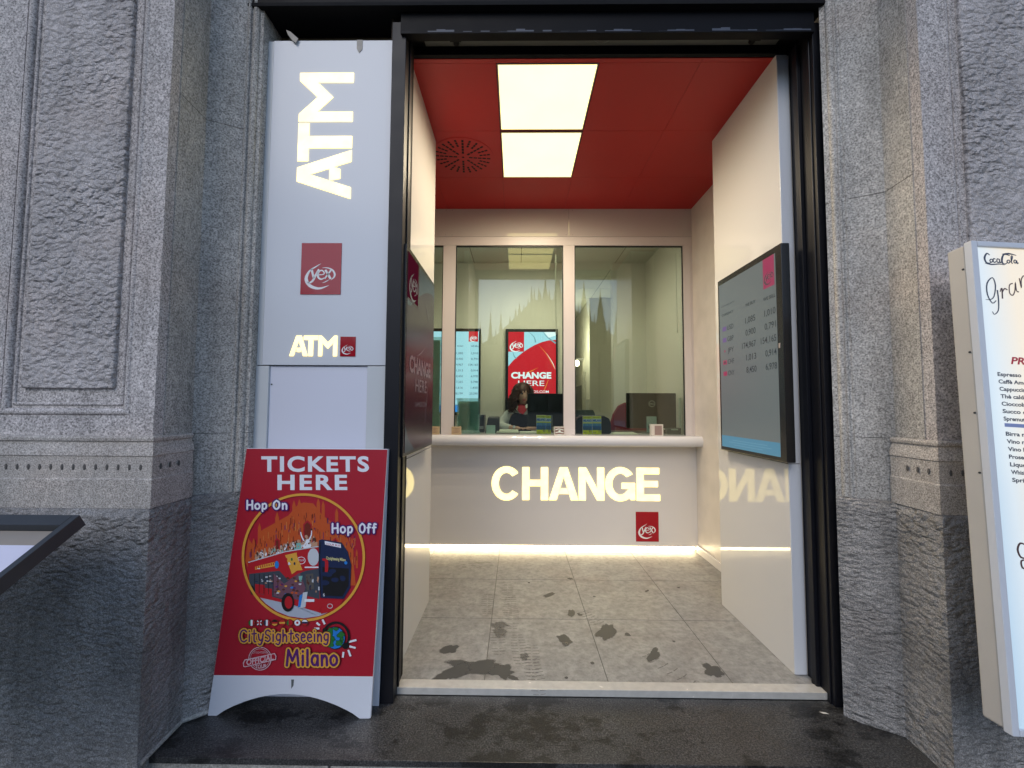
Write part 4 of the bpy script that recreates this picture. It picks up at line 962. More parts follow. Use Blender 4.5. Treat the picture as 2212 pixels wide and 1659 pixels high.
# round stamp
SW = pc("stamp_pale", (.62, .42, .46))
A_.ring(330, 1258, 57, 57, 4, SW, 17, 40); A_.ring(330, 1258, 49, 49, 2, SW, 17, 40)
A_.text("CITYSIGHTSEEING", 292, 368, 1232, 1222, SW, 18); A_.text("TOUR", 306, 364, 1308, 1290, SW, 18, bold=.02, rot=-.12)
A_.poly([(244, 1278), (252, 1262), (406, 1230), (414, 1246), (412, 1264), (258, 1300), (246, 1298)], SW, 19)
A_.poly([(249, 1279), (256, 1266), (403, 1235), (410, 1247), (408, 1260), (260, 1295), (250, 1294)], RD, 20)
A_.text("OFFICIAL", 262, 400, 1290, 1262, SW, 21, bold=.03, rot=-.2)
A_.poly([(486, 1366), (500, 1366), (497, 1396), (486, 1412)], pc("slot_dark", (.12, .13, .13)), 2)
m.build("printed_poster", sb, smooth=False, recalc=False)

# ------------------------------------------------------------------ slanted menu tray at the left edge
tr = thing("menu_stand", "slanted black metal menu tray with paper at the lower left edge", "menu stand", (-1.95, 1.15, -.19))
O_ = Vector((-1.465, 1.405, .958)); SL = Vector((0, -.862, -.507)); NN = Vector((0, -.507, .862))
def tp(a_, b_, c_): return O_+Vector((-a_, 0, 0))+SL*b_+NN*c_
def tbox(mb, a0, b0, c0, a1, b1, c1, mt):
    v_ = [tp(x, y, z) for z in (c0, c1) for y in (b0, b1) for x in (a0, a1)]
    mb.add(v_, [(0, 2, 3, 1), (4, 5, 7, 6), (0, 1, 5, 4), (2, 6, 7, 3), (0, 4, 6, 2), (1, 3, 7, 5)], mt)
TM = pm("tray_metal", (.03, .036, .044), .5, var=.2, vs=8)
m = MB(); tbox(m, 0, 0, -.045, .022, .75, .0, TM); tbox(m, .0225, 0, -.045, .95, .045, 0, TM); tbox(m, .0225, .0455, -.045, .95, .75, -.030, TM); tbox(m, .928, .0455, -.0295, .95, .75, 0, TM); tbox(m, .0225, .728, -.0295, .9275, .75, 0, TM)
m.build("tray", tr, bevel=.002)
m = MB(); tbox(m, .023, .046, -.0295, .9275, .727, -.0275, pm("beige_board", (.30, .26, .22), .5, var=.15, vs=5)); m.build("backing", tr, smooth=False)
m = MB(); tbox(m, .040, .105, -.0272, .9, .70, -.0262, pm("menu_paper", (.66, .65, .78), .45, var=.05, vs=8))
a = Art(m, lambda x, y, l: tp(x, y, -.0262+l), .0004)
for i in range(10):
    for jx in (.10, .35, .6): a.rect(jx, .20+i*.045, jx+.17, .208+i*.045, pc("menu_grey", (.30, .28, .45)))
m.build("menu_sheet", tr, smooth=False)
m = MB(); m.tube([(-1.95, 1.10, -.18), (-1.95, 1.10, .74)], .035, TM, 16); m.tube([(-1.95, 1.10, -.188), (-1.95, 1.10, -.17)], .20, TM, 28); m.build("pedestal", tr)

# ------------------------------------------------------------------ white menu lightbox at the right edge
B0 = Vector((1.5, 1.33, .343)); LU, LV, LN = Vector((.99849, -.00418, -.05484)), Vector((.055, .07586, .9956)), Vector((0, -.99711, .07597))
lb = thing("menu_lightbox", "white backlit drinks menu lightbox at the right edge", "lightbox", (1.85, 1.40, .343))
def lp(u, v_, n_): return B0+LU*u+LV*v_+LN*n_
def lbox(mb, u0, v0, n0, u1, v1, n1, mt):
    v_ = [lp(x, y, z) for z in (n0, n1) for y in (v0, v1) for x in (u0, u1)]
    mb.add(v_, [(0, 2, 3, 1), (4, 5, 7, 6), (0, 1, 5, 4), (2, 6, 7, 3), (0, 4, 6, 2), (1, 3, 7, 5)], mt)
IV = pm("ivory_enamel", (.50, .47, .43), .4, var=.08, vs=5)
m = MB(); lbox(m, 0.004, 0.004, -.085, .70, 1.578, -.022, IV); m.build("housing", lb, bevel=.008, seg=3)
m = MB(); FW = pm("white_enamel", (.62, .64, .68), .35)
lbox(m, 0, 0, -.0215, .022, 1.582, .004, FW); lbox(m, .0225, 1.562, -.0215, .70, 1.582, .004, FW); lbox(m, .0225, 0, -.0215, .70, .020, .004, FW)
m.build("front_frame", lb, bevel=.003)
def menu_glow_ramp():  # glow of the lamp behind the face, painted as a blue to cream emission ramp
    m = bpy.data.materials.new("menu_backlit_glow"); m.use_nodes = True; MATS[m.name] = m; n = m.node_tree; p = n.nodes["Principled BSDF"]; L = n.links.new
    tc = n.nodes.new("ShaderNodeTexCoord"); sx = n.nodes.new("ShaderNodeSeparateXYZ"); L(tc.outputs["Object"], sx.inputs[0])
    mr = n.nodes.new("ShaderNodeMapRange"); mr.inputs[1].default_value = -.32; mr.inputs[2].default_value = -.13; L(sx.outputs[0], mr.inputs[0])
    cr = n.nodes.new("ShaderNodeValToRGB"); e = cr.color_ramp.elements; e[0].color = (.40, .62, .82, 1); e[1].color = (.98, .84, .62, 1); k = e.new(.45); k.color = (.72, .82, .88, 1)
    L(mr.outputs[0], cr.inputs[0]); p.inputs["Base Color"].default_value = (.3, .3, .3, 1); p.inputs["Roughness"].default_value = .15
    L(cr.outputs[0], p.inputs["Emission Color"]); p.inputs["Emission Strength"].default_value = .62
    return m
MGLOW = menu_glow_ramp()
L1 = emi("menu_glow", (.60, .80, .97), .85); L2 = emi("menu_glow_warm", (.95, .82, .62), .95); L3 = emi("menu_glow_pale", (.78, .85, .90), .95)
m = MB(); lbox(m, .0225, .0205, -.02, .70, 1.5615, -.004, MGLOW)
a = Art(m, lambda x, y, l: lp(x, y, -.0038+l), .0005)
MK = pc("menu_ink", (.05, .06, .10)); MR = pc("menu_red", (.55, .03, .05)); MBn = pc("menu_brown", (.10, .05, .05))
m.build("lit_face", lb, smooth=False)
ink = MB(); a = Art(ink, lambda x, y, l: lp(x, y, -.0034+l), .0005)
# soft drink script
def sc(p, x0, y0, sx, sy): return [(x0+u*sx, y0+v_*sy) for u, v_ in p]
S = (.047, 1.500, .115, .040)
a.ribbon(sc([(.18, .85), (.10, 1.0), (.02, .6), (.05, .2), (.14, .1), (.24, .25)], *S), [.003, .005, .007, .006, .004, .002], MK)
for x in (.27, .38): a.ribbon(sc([(x+.07, .5), (x+.02, .55), (x, .35), (x+.03, .2), (x+.09, .3)], *S), [.004]*5, MK)
a.ribbon(sc([(.21, .5), (.17, .35), (.21, .2), (.26, .35), (.22, .52)], *S), [.004]*5, MK); a.ribbon(sc([(.46, .55), (.47, .2), (.52, .3)], *S), [.004]*3, MK)
a.ribbon(sc([(.78, .9), (.62, 1.0), (.54, .6), (.54, .2), (.62, .1), (.70, .3)], *S), [.003, .005, .007, .006, .004, .002], MK)
a.ribbon(sc([(.72, .5), (.68, .35), (.72, .2), (.77, .35), (.73, .52)], *S), [.004]*5, MK); a.ribbon(sc([(.80, .3), (.86, .8), (.82, .85), (.81, .3), (.85, .2)], *S), [.004]*5, MK)
a.ribbon(sc([(.95, .5), (.90, .5), (.89, .3), (.94, .25), (.97, .5), (.98, .2), (1.02, .3)], *S), [.004]*7, MK)
a.ribbon(sc([(.02, .1), (.20, .0), (.45, .08), (.60, 0.0)], *S), [.002, .005, .004, .001], MK); a.ribbon(sc([(.55, 1.0), (.75, 1.08), (.98, .95)], *S), [.002, .006, .002], MK)
# large script "Gran"
a.ribbon([(.076, 1.37), (.062, 1.36), (.048, 1.39), (.050, 1.43), (.070, 1.452), (.078, 1.425), (.070, 1.385), (.056, 1.372), (.040, 1.372)], [.003, .004, .005, .005, .004, .005, .004, .003, .001], MK)
a.ribbon([(.083, 1.408), (.084, 1.37), (.080, 1.335), (.066, 1.320), (.060, 1.330)], [.005, .005, .004, .003, .003], MK)
a.ribbon([(.092, 1.402), (.099, 1.416), (.098, 1.378)], [.003, .005, .005], MBn); a.ribbon([(.098, 1.398), (.107, 1.414), (.117, 1.410)], [.003, .005, .004], MBn, 2)
a.ribbon([(.138, 1.435), (.126, 1.428), (.124, 1.40), (.134, 1.392), (.143, 1.41), (.147, 1.44), (.148, 1.41), (.156, 1.405)], [.004]*8, MBn)
a.ribbon([(.162, 1.455), (.166, 1.42), (.168, 1.45), (.180, 1.465), (.184, 1.43), (.190, 1.425)], [.004]*6, MBn)
a.text("PREZZI", .106, .24, 1.150, 1.174, MR, bold=.03, shear=.2)
items = ["Espresso", "Caffè Americano", "Cappuccino", "Thè caldo", "Cioccolata", "Succo di frutta", "Spremuta", None, "Birra media", "Vino rosso", "Vino bianco", "Prosecco", "Liquori", "Whisky", "Spritz"]
for i, t_ in enumerate(items):
    v_ = 1.106-.0249*i; u0 = .058+i*.0012
    if t_ is None: a.rect(u0, v_+.004, .62, v_+.016, pc("menu_blue", (.25, .30, .55))); continue
    a.text(t_, u0, u0+.0098*len(t_), v_, v_+.013, MK, bold=.03)
    a.text("3,00", .55, .60, v_, v_+.013, MK, bold=.02)
a.ribbon([(.10, .56), (.082, .565), (.072, .545), (.080, .522), (.10, .520)], [.003, .006, .007, .006, .003], MBn)
a.ribbon([(.094, .515), (.080, .510), (.082, .490), (.098, .488)], [.003, .006, .006, .003], MBn)
ink.build("lettering", lb, smooth=False, recalc=False)
for v_ in (1.49, 1.19, .98, .78):
    m = MB(); m.ell(lp(.003, v_, -.032), (.003, .004, .004), SEAM, 8, 5); m.build("screw", lb)
m = MB(); lbox(m, .30, 1.2, -.20, .36, 1.3, -.0855, TM); m.build("wall_bracket", lb, smooth=False)

# ------------------------------------------------------------------ things on the counter
def card(name, label, cat, x0, x1, y, z0, z1, draw, thick=.012, tiltm=.0, base=None, grp=None):
    t = thing(name, label, cat, ((x0+x1)/2, y, z0), grp)
    m = MB(); m.box(x0, y, z0, x1, y+thick, z1, base or WHITE2); b = m.build("body", t, bevel=.001, seg=1)
    m = MB(); a = Art(m, lambda u, v_, l: Vector((x0+(x1-x0)*u, y-.0002-l, z0+(z1-z0)*v_)), .0004); draw(a)
    m.build("print", t, smooth=False, recalc=False); return t
CZ = 1.0665
YL = pc("leaflet_yellow", (.85, .90, .03)); LBl = pc("leaflet_blue", (.04, .22, .70)); LDK = pc("leaflet_skyline", (.06, .12, .14)); LW = pc("leaflet_white", (.75, .85, .80)); LSKY = pc("leaflet_sky", (.14, .40, .72))
def leaf(word):
    def d(a):
        a.rect(.02, .01, .98, .99, LBl); a.rect(.02, .86, .98, .99, YL, 2); a.rect(.02, .66, .98, .86, LW, 2); a.rect(.02, .60, .98, .66, YL, 2); a.rect(.02, .01, .98, .23, YL, 2)
        a.text(word, .06, .94, .70, .82, LBl, 3, bold=.05); a.text("CITY TOUR", .10, .80, .90, .95, LDK, 3, bold=.02)
        a.rect(.02, .45, .98, .60, LSKY, 2)
        for i in range(8): x = .08+.11*i; a.poly([(x-.04, .23), (x-.03, .38), (x, .50+.05*((i*3) % 4)), (x+.03, .38), (x+.04, .23)], LDK, 3)
        for i in range(2): a.ellipse(.72+i*.14, .19, .03, .12, LDK, 4, 10)
        a.text("MAP", .12, .40, .06, .14, LDK, 3)
    return d
grp = "city tour leaflets standing on the counter"
card("leaflet", "yellow and blue MILANO leaflet in front of the clerk's monitor", "leaflet", .190, .283, 3.995, CZ, 1.246, leaf("MILANO"), .02, grp=grp)
card("leaflet", "half hidden leaflet tucked behind the MILANO leaflet before the clerk", "leaflet", .240, .333, 4.020, CZ, 1.242, leaf("MILAN"), .015, grp=grp)
card("leaflet", "left leaflet of the pair right of the window mullion", "leaflet", .632, .722, 3.995, CZ, 1.238, leaf("MILANO"), .02, grp=grp)
card("leaflet", "right leaflet of the pair right of the window mullion", "leaflet", .7235, .810, 3.998, CZ, 1.240, leaf("MILAN"), .02, grp=grp)
# small white frames and wooden blocks in front of the glass
BRC = pc("sepia", (.22, .13, .11)); WD = pm("pale_wood", (.50, .37, .22), .5, var=.15, vs=30)
def cardholder(a):
    a.rect(.06, .12, .94, .9, BRC); a.ribbon([(.1, .65), (.45, .75), (.9, .62)], [.1, .1, .1], LW, 2); a.ribbon([(.1, .3), (.5, .38), (.9, .28)], [.08, .12, .08], LW, 2); a.ellipse(.5, .5, .12, .1, LW, 3, 14); a.rect(.3, .02, .7, .10, LW, 2)
card("card_holder", "small white card holder with brown pattern left of the middle mullion", "card holder", .350, .443, 3.855, CZ, 1.142, cardholder, .05, base=pm("holder_white", (.62, .58, .52), .35))
def frm(a): a.rect(.28, .06, .88, .88, pc("dusty_brown", (.30, .21, .19)))
t = card("card_holder", "small white block frame with brown face before the right window", "card holder", 1.240, 1.350, 3.862, CZ, 1.170, frm, .05, base=MATS["holder_white"])
def wood(a):
    for z in (.75, .55, .38, .22): a.ribbon([(.12, z), (.5, z+.04), (.85, z)], [.02, .06, .02], BRC)
card("wooden_block", "pale wooden name block at the foot of the left mullion", "sign block", -.600, -.512, 3.86, CZ, 1.138, wood, .03, base=WD, grp="pale wooden blocks on the ledge")
card("wooden_block", "pale wooden name block half hidden behind the left side panel", "sign block", -.80, -.715, 3.86, CZ, 1.138, wood, .03, base=WD, grp="pale wooden blocks on the ledge")
# frosted notices behind the glass
FR = glass_mat("frosted_green", (.88, .97, .94), 1.45, haze=.3, hazecol=(.60, .85, .78))
NPAP = glass_mat("notice_paper", (1, 1, 1), 1.3, haze=1.0, hazecol=(.60, .82, .75))
NOTE = pc("notice_print", (.13, .25, .23))
def notice(x0, x1, z1, label):
    t = thing("notice_stand", label, "notice", ((x0+x1)/2, 4.03, CZ))
    m = MB(); m.box(x0, 4.02, CZ, x1, 4.026, z1, FR); m.build("acrylic_sheet", t, smooth=False)
    m = MB(); m.box(x0+.012, 4.0265, CZ+.03, x1-.012, 4.028, z1-.03, NPAP)
    rz = random.Random(int(z1*100)); z = z1-.07
    while z < z1 and z > CZ+.06:
        m.box(x0+.03, 4.0185, z, x0+.03+(x1-x0-.06)*(.6+.4*rz.random()), 4.0195, z+.003, NOTE); z -= .013
    m.build("printed_sheet", t, smooth=False)
    m = MB(); m.box(x0, 4.0285, CZ, x1, 4.10, CZ+.004, FR); m.build("foot", t, smooth=False)
notice(-.574, -.354, 1.405, "pale green frosted notice stand left of the clerk")
notice(-1.15, -.733, 2.000, "tall green notice sheet in the narrow left pane")
# payment terminal with pale card
t = thing("card_terminal", "black card terminal with a pale green slip left of the clerk", "card terminal", (-.23, 4.1, CZ))
m = MB(); P = [(-.305, 4.06, CZ), (-.17, 4.06, CZ), (-.165, 4.17, CZ), (-.30, 4.17, CZ)]; Q = [(-.285, 4.12, 1.215), (-.168, 4.12, 1.215), (-.166, 4.15, 1.23), (-.275, 4.15, 1.23)]
m.loft([P, Q], pm("black_plastic", (.015, .016, .017), .4)); m.build("body", t, bevel=.008, seg=3)
m = MB(); P = [(-.292, 4.035, CZ), (-.205, 4.035, CZ), (-.205, 4.038, CZ), (-.292, 4.038, CZ)]; Q = [(x, y+.02, 1.145) for x, y, z in P]; m.loft([P, Q], pm("slip_green", (.42, .60, .50), .5)); m.build("slip", t, smooth=False)
t = thing("cash_box", "dark box standing just right of the frosted notice stand", "box", (-.33, 4.3, CZ))
m = MB(); m.box(-.375, 4.20, CZ, -.325, 4.40, 1.24, MATS["black_plastic"]); m.build("body", t, bevel=.006)
m = MB(); m.box(-.37, 4.197, 1.10, -.33, 4.1995, 1.13, GREY); m.build("front_plate", t, smooth=False)
# papers
PAP = pm("paper_cream", (.60, .64, .52), .6, var=.04); BKC = pm("pad_cover", (.16, .12, .10), .5)
t = thing("open_ledger", "open paper pad lying on the counter before the clerk", "paper pad", (0, 4.15, CZ))
m = MB(); m.box(-.20, 4.02, CZ, .03, 4.22, CZ+.006, BKC); m.build("cover", t, bevel=.002)
m = MB(); m.loft([[(-.195, 4.03, CZ+.0062), (.02, 4.03, CZ+.0062), (.02, 4.21, CZ+.0062), (-.195, 4.21, CZ+.0062)], [(-.19, 4.035, CZ+.020), (.018, 4.035, CZ+.016), (.018, 4.205, CZ+.03), (-.19, 4.205, CZ+.034)]], PAP)
m.build("pages", t, smooth=False)
m = MB(); m.box(.035, 4.05, CZ, .20, 4.28, CZ+.010, PAP); tag(m.build("paper_stack", bevel=.001, loc=(.11, 4.1, CZ)), "flat stack of white sheets between the pad and the MILANO leaflet", "papers")
m = MB(); m.loft([[(.92, 4.00, CZ), (1.16, 4.00, CZ), (1.15, 4.16, CZ), (.88, 4.16, CZ)], [(.92, 4.00, CZ+.006), (1.16, 4.00, CZ+.006), (1.15, 4.16, CZ+.016), (.88, 4.16, CZ+.012)]], PAP)
tag(m.build("paper_stack", smooth=False, loc=(1.0, 4.1, CZ)), "loose cream papers lying left of the white block frame", "papers")
m = MB(); m.box(.56, 4.25, CZ, 1.60, 4.30, CZ+.02, BKC); tag(m.build("desk_edge_tray", bevel=.002, loc=(1.0, 4.27, CZ)), "long dark tray along the rear of the right counter", "tray")
t = thing("desk_machine", "rounded black machine behind the pair of leaflets", "machine", (.73, 4.2, CZ))
m = MB(); pf = [(.575, CZ), (.575, 1.19), (.60, 1.222), (.64, 1.235), (.86, 1.235), (.90, 1.215), (.915, 1.17), (.918, CZ)]
m.loft([[(x, 4.06, z) for x, z in pf], [(x, 4.24, z) for x, z in pf]], MATS["black_plastic"]); m.build("body", t, bevel=.006, seg=2)
m = MB(); m.box(.62, 4.08, 1.2355, .86, 4.20, 1.242, pm("graphite", (.04, .042, .045), .3)); m.build("lid", t, bevel=.002)

def monitor(x0, x1, z0, z1, y, label, logo):
    t = thing("monitor", label, "monitor", ((x0+x1)/2, y, CZ))
    BP = pm("monitor_back", (.006, .008, .0075), .5, var=.1, spec=.3)
    m = MB(); m.box(x0, y, z0, x1, y+.028, z1, BP); m.build("casing", t, bevel=.004)
    m = MB(); m.box(x0+.004, y+.0282, z0+.01, x1-.004, y+.030, z1-.006, emi("screen_side", (.35, .4, .45), .5)); m.build("display", t, smooth=False)
    cx = (x0+x1)/2
    m = MB(); m.box(cx-.035, y-.022, CZ+.01, cx+.035, y-.0005, z0+.12, pm("stand_metal", (.10, .13, .125), .35, metal=.4)); m.box(cx-.11, y-.06, CZ, cx+.11, y+.12, CZ+.010, MATS["stand_metal"])
    m.build("stand", t, bevel=.003)
    if logo:
        m = MB(); a = Art(m, lambda u, v_, l: Vector((u, y-.0005-l, v_)), .0005); SV = pc("silver", (.30, .36, .34))
        a.ring(cx+.006, 1.362, .030, .030, .006, SV, 1, 30); a.text("DELL", cx-.014, cx+.026, 1.355, 1.368, SV, 1, bold=.04)
        m.build("emblem", t, smooth=False, recalc=False)
monitor(.112, .560, 1.120, 1.463, 4.30, "clerk's monitor seen from behind, left of the middle mullion", False)
monitor(1.115, 1.615, 1.115, 1.470, 4.24, "monitor with round emblem on its back in the right window", True)
m = MB(); m.box(1.30, 4.19, CZ, 1.40, 4.195, 1.235, pm("pale_teal", (.30, .45, .43), .4)); m.tube([(1.35, 4.18, 1.13), (1.35, 4.1895, 1.13)], .035, DARK, 20)
tag(m.build("device_stand", bevel=.002, loc=(1.35, 4.2, CZ)), "pale plate with dark round socket before the right monitor", "stand")
m = MB(); m.tube([(1.36, 4.17, 1.15), (1.40, 4.15, 1.12), (1.46, 4.14, 1.10), (1.50, 4.14, 1.10)], .005, DARK, 6); tag(m.build("cable", loc=(1.4, 4.15, 1.1)), "dark cable trailing right from the pale plate", "cable")
m = MB(); m.box(1.47, 4.08, CZ, 1.60, 4.16, 1.125, pm("dark_grey_box", (.07, .08, .075), .5)); m.box(1.50, 4.078, 1.105, 1.57, 4.0795, 1.12, pm("tag_pale", (.35, .45, .42), .5))
tag(m.build("power_box", bevel=.002, loc=(1.53, 4.1, CZ)), "low dark box in the right corner of the right window", "box")
m = MB(); m.box(1.603, 4.12, 1.12, 1.618, 4.15, 1.42, pm("pale_green_edge", (.45, .52, .45), .5)); tag(m.build("upright_folder", loc=(1.61, 4.1, 1.1), smooth=False), "thin pale upright strip at the right edge of the right monitor", "folder")

# red office chair behind the right monitor
t = thing("office_chair", "dark red office chair behind the right monitor", "chair", (1.33, 4.85, 0))
CR = pm("red_fabric", (.16, .012, .02), .8, bump=.3, bs=200)
m = MB(); pf = [(1.08, .95), (1.10, 1.10), (1.14, 1.24), (1.20, 1.34), (1.28, 1.38), (1.40, 1.38), (1.48, 1.34), (1.54, 1.24), (1.57, 1.10), (1.58, .95)]
m.loft([[(x, 4.92, z) for x, z in pf], [(x, 4.99, z) for x, z in pf]], CR); m.build("backrest", t, bevel=.015, seg=3)
m = MB(); m.box(1.08, 4.45+.06, .68, 1.58, 4.93, .76, CR); m.build("seat", t, bevel=.02, seg=3)
m = MB(); m.tube([(1.33, 4.72, .08), (1.33, 4.72, .68)], .03, BEZ, 12); m.box(1.30, 4.93, .72, 1.36, 5.00, 1.0, BEZ); m.build("column", t)
for k in range(5):
    an = 2*PI*k/5; m = MB(); m.tube([(1.33, 4.72, .10), (1.33+.28*math.cos(an), 4.72+.28*math.sin(an), .05)], [.022, .014], BEZ, 8); m.build("leg", t)
# grey chairs down the corridor
for i, (x, y) in enumerate(((.90, 6.2), (1.08, 6.5))):
    t = thing("chair", ("grey plastic chair back just right of the middle mullion", "grey plastic chair back nearest the corridor wall")[i], "chair", (x, y, 0), "grey chairs in the corridor")
    CG = pm("grey_green_plastic", (.10, .14, .14), .4)
    m = MB(); pf = [(x-.13, .95), (x-.14, 1.22), (x-.11, 1.28), (x+.11, 1.28), (x+.14, 1.22), (x+.13, .95)]
    m.loft([[(u, y, z) for u, z in pf], [(u, y+.03, z) for u, z in pf]], CG); m.build("backrest", t, bevel=.006)
    m = MB(); m.box(x-.16, y-.32, .62, x+.16, y, .65, CG); m.build("seat", t, bevel=.006)
    for sx in (-.15, .15):
        for sy in (-.3, -.01):
            m = MB(); m.tube([(x+sx, y+sy, 0), (x+sx, y+sy, .62 if sy < -.1 else 1.0)], .011, GREY, 8); m.build("leg", t)
# thin cords hanging behind the panes
for X, z0, z1, lab in ((.375, 2.05, 2.80, "thin pale cord hanging near the right edge of the middle pane"), (1.535, 2.07, 2.82, "thin pale cord hanging near the right edge of the right pane")):
    m = MB(); m.tube([(X, 3.975, z1), (X-.002, 3.975, (z0+z1)/2), (X+.002, 3.975, z0)], .003, pm("pale_cord", (.55, .58, .5), .5), 6); m.tube([(X+.002, 3.975, z0-.03), (X+.002, 3.975, z0)], .006, MATS["pale_cord"], 8)
    tag(m.build("blind_cord", loc=(X, 3.975, z1)), lab, "cord")

# ------------------------------------------------------------------ the clerk
SKIN = pm("skin", (.52, .31, .22), .6, var=.06, vs=30); SHIRT = pm("white_shirt", (.52, .54, .50), .8, var=.05, vs=20, bump=.6, bs=18, bd=.01)
VEST = pm("navy_vest", (.005, .006, .010), .8, var=.2, vs=30); SCARF = pm("red_scarf", (.36, .012, .03), .6, var=.1, vs=40, bump=.5, bs=30, bd=.006); HAIR = pm("auburn_hair", (.06, .022, .013), .55, var=.5, vs=60); LIPS = pm("lips", (.30, .03, .04), .4)
EYEW = pm("eye_white", (.3, .28, .26), .3, var=0); EYED = pm("eye_dark", (.02, .012, .01), .2, var=0)
PX, PY = .045, 4.66
pe = thing("person", "seated clerk with curly auburn hair, navy vest, white shirt and red scarf", "person", (PX, PY+.12, 0))
def skin_mesh(name, nodes, edges, mat_, parent, sub=2, root=0):
    base = WL(parent); me = bpy.data.meshes.new(name)
    me.from_pydata([tuple(Vector(n_[0])-base) for n_ in nodes], edges, []); me.materials.append(mat_)
    o = bpy.data.objects.new(name, me); COL.objects.link(o); o.parent = parent
    md = o.modifiers.new("s", 'SKIN'); md.use_smooth_shade = True
    for i, n_ in enumerate(nodes):
        sv = me.skin_vertices[0].data[i]; r = n_[1]; sv.radius = r if isinstance(r, tuple) else (r, r); sv.use_root = (i == root)
    if sub: s2 = o.modifiers.new("u", 'SUBSURF'); s2.levels = sub; s2.render_levels = sub
    dg = bpy.context.evaluated_depsgraph_get(); dg.update()
    em = bpy.data.meshes.new_from_object(o.evaluated_get(dg)); em.name = name
    o.modifiers.clear(); o.data = em; em.materials.clear(); em.materials.append(mat_)
    em.polygons.foreach_set("use_smooth", [True]*len(em.polygons))
    return o
N_ = [((PX, PY+.10, .78), .13), ((PX, PY+.09, .95), .115), ((PX, PY+.07, 1.10), .12), ((PX+.0, PY+.05, 1.215), .115), ((PX+.01, PY+.03, 1.285), .062), ((PX+.015, PY+.01, 1.34), .045),
      ((PX+.02, PY-.005, 1.395), .062), ((PX+.022, PY-.012, 1.455), .082), ((PX+.020, PY, 1.52), .078),
      # our left arm (6.. ) shoulder, elbow, wrist, palm
      ((PX-.135, PY+.05, 1.235), .055), ((PX-.215, PY+.0, 1.12), .042), ((PX-.195, PY-.10, 1.105), .036), ((PX-.07, PY-.22, 1.100), .022), ((PX-.02, PY-.245, 1.098), (.024, .014)),
      ((PX+.150, PY+.05, 1.235), .055), ((PX+.235, PY+.0, 1.12), .042), ((PX+.225, PY-.12, 1.105), .036), ((PX+.12, PY-.23, 1.100), .022), ((PX+.07, PY-.25, 1.098), (.024, .014)),
      ((PX-.09, PY+.0, .74), .075), ((PX-.10, PY-.28, .70), .06), ((PX-.10, PY-.28, .38), .045), ((PX-.10, PY-.26, .12), .032), ((PX-.10, PY-.36, .09), .03),
      ((PX+.10, PY+.0, .74), .075), ((PX+.11, PY-.28, .70), .06), ((PX+.11, PY-.28, .38), .045), ((PX+.11, PY-.26, .12), .032), ((PX+.11, PY-.36, .09), .03)]
ED = [(0, 1), (1, 2), (2, 3), (3, 4), (4, 5), (5, 6), (6, 7), (7, 8), (3, 9), (9, 10), (10, 11), (11, 12), (12, 13), (3, 14), (14, 15), (15, 16), (16, 17), (17, 18), (0, 19), (19, 20), (20, 21), (21, 22), (22, 23), (0, 24), (24, 25), (25, 26), (26, 27), (27, 28)]
for (pi, sgn) in ((13, 1), (18, -1)):
    bx_, by_, bz_ = N_[pi][0]
    for k, (dx, dy, ln) in enumerate(((.010, .018, .034), (.018, .006, .040), (.018, -.006, .038), (.012, -.017, .030))):
        i0 = len(N_); N_ += [((bx_+sgn*dx, by_+dy*.9-.012, bz_), .0075), ((bx_+sgn*(dx+ln*.5), by_+dy*1.05-.018, bz_+.004), .007), ((bx_+sgn*(dx+ln), by_+dy*1.1-.026, bz_-.010), .006)]
        ED += [(pi, i0), (i0, i0+1), (i0+1, i0+2)]
    i0 = len(N_); N_ += [((bx_-sgn*.004, by_-.026, bz_), .008), ((bx_+sgn*.014, by_-.046, bz_-.004), .0065)]; ED += [(pi, i0), (i0, i0+1)]
body = skin_mesh("body", N_, ED, SKIN, pe)
# shape the head a little: jaw, nose, sockets, turned slightly to our right
yaw = .30; hc = Vector((PX+.021, PY-.008, 1.465)); base = WL(pe)
fwd = Vector((math.sin(yaw), -math.cos(yaw), -.10)).normalized(); rgt = Vector((math.cos(yaw), math.sin(yaw), 0))
for v_ in body.data.vertices:
    p = v_.co+base
    if p.z > 1.37 and (p-hc).length < .2:
        d = p-hc; u = d.dot(rgt); wz = d.z; q = d.dot(fwd)
        # ellipsoidal skull with a tapering jaw
        tgt = Vector((u, q, wz)); L_ = math.sqrt((u/.073)**2+(q/.092)**2+(wz/.115)**2)
        if L_ > .3:
            tgt /= L_; 
            if tgt.z < -.02: tgt.x *= 1+(tgt.z+.02)*4.2
            if tgt.y > 0:
                tgt.y += .020*math.exp(-(tgt.x/.010)**2-((tgt.z+.018)/.020)**2)   # nose
                tgt.y += .006*math.exp(-(tgt.x/.022)**2-((tgt.z+.060)/.012)**2)   # mouth
                tgt.y -= .009*math.exp(-((abs(tgt.x)-.030)/.014)**2-((tgt.z-.008)/.012)**2)  # sockets
                tgt.y += .006*math.exp(-(tgt.x/.020)**2-((tgt.z+.095)/.014)**2)   # chin
            k = 1 if wz > -.085 else max(0, 1-(-.085-wz)/.03)
            nw = hc+rgt*tgt.x+fwd*tgt.y+Vector((0, 0, tgt.z)); v_.co = (p*(1-k)+nw*k)-base
def face_pt(x, z, out=.0):
    r = max(0, 1-(x/.073)**2-(z/.115)**2); return hc+rgt*x+fwd*(.092*math.sqrt(r)+out)+Vector((0, 0, z))
for sx in (-.030, .030):
    m = MB(); m.ell(face_pt(sx, .008, -.010), (.014, .010, .008), EYEW, 12, 8); m.ell(face_pt(sx, .008, -.003), (.008, .005, .0075), EYED, 10, 6)
    m.tube([face_pt(sx-.015, .009, -.004), face_pt(sx, .018, .0), face_pt(sx+.015, .009, -.004)], [.001, .0025, .001], EYED, 6)
    m.build("eye", pe)
m = MB()
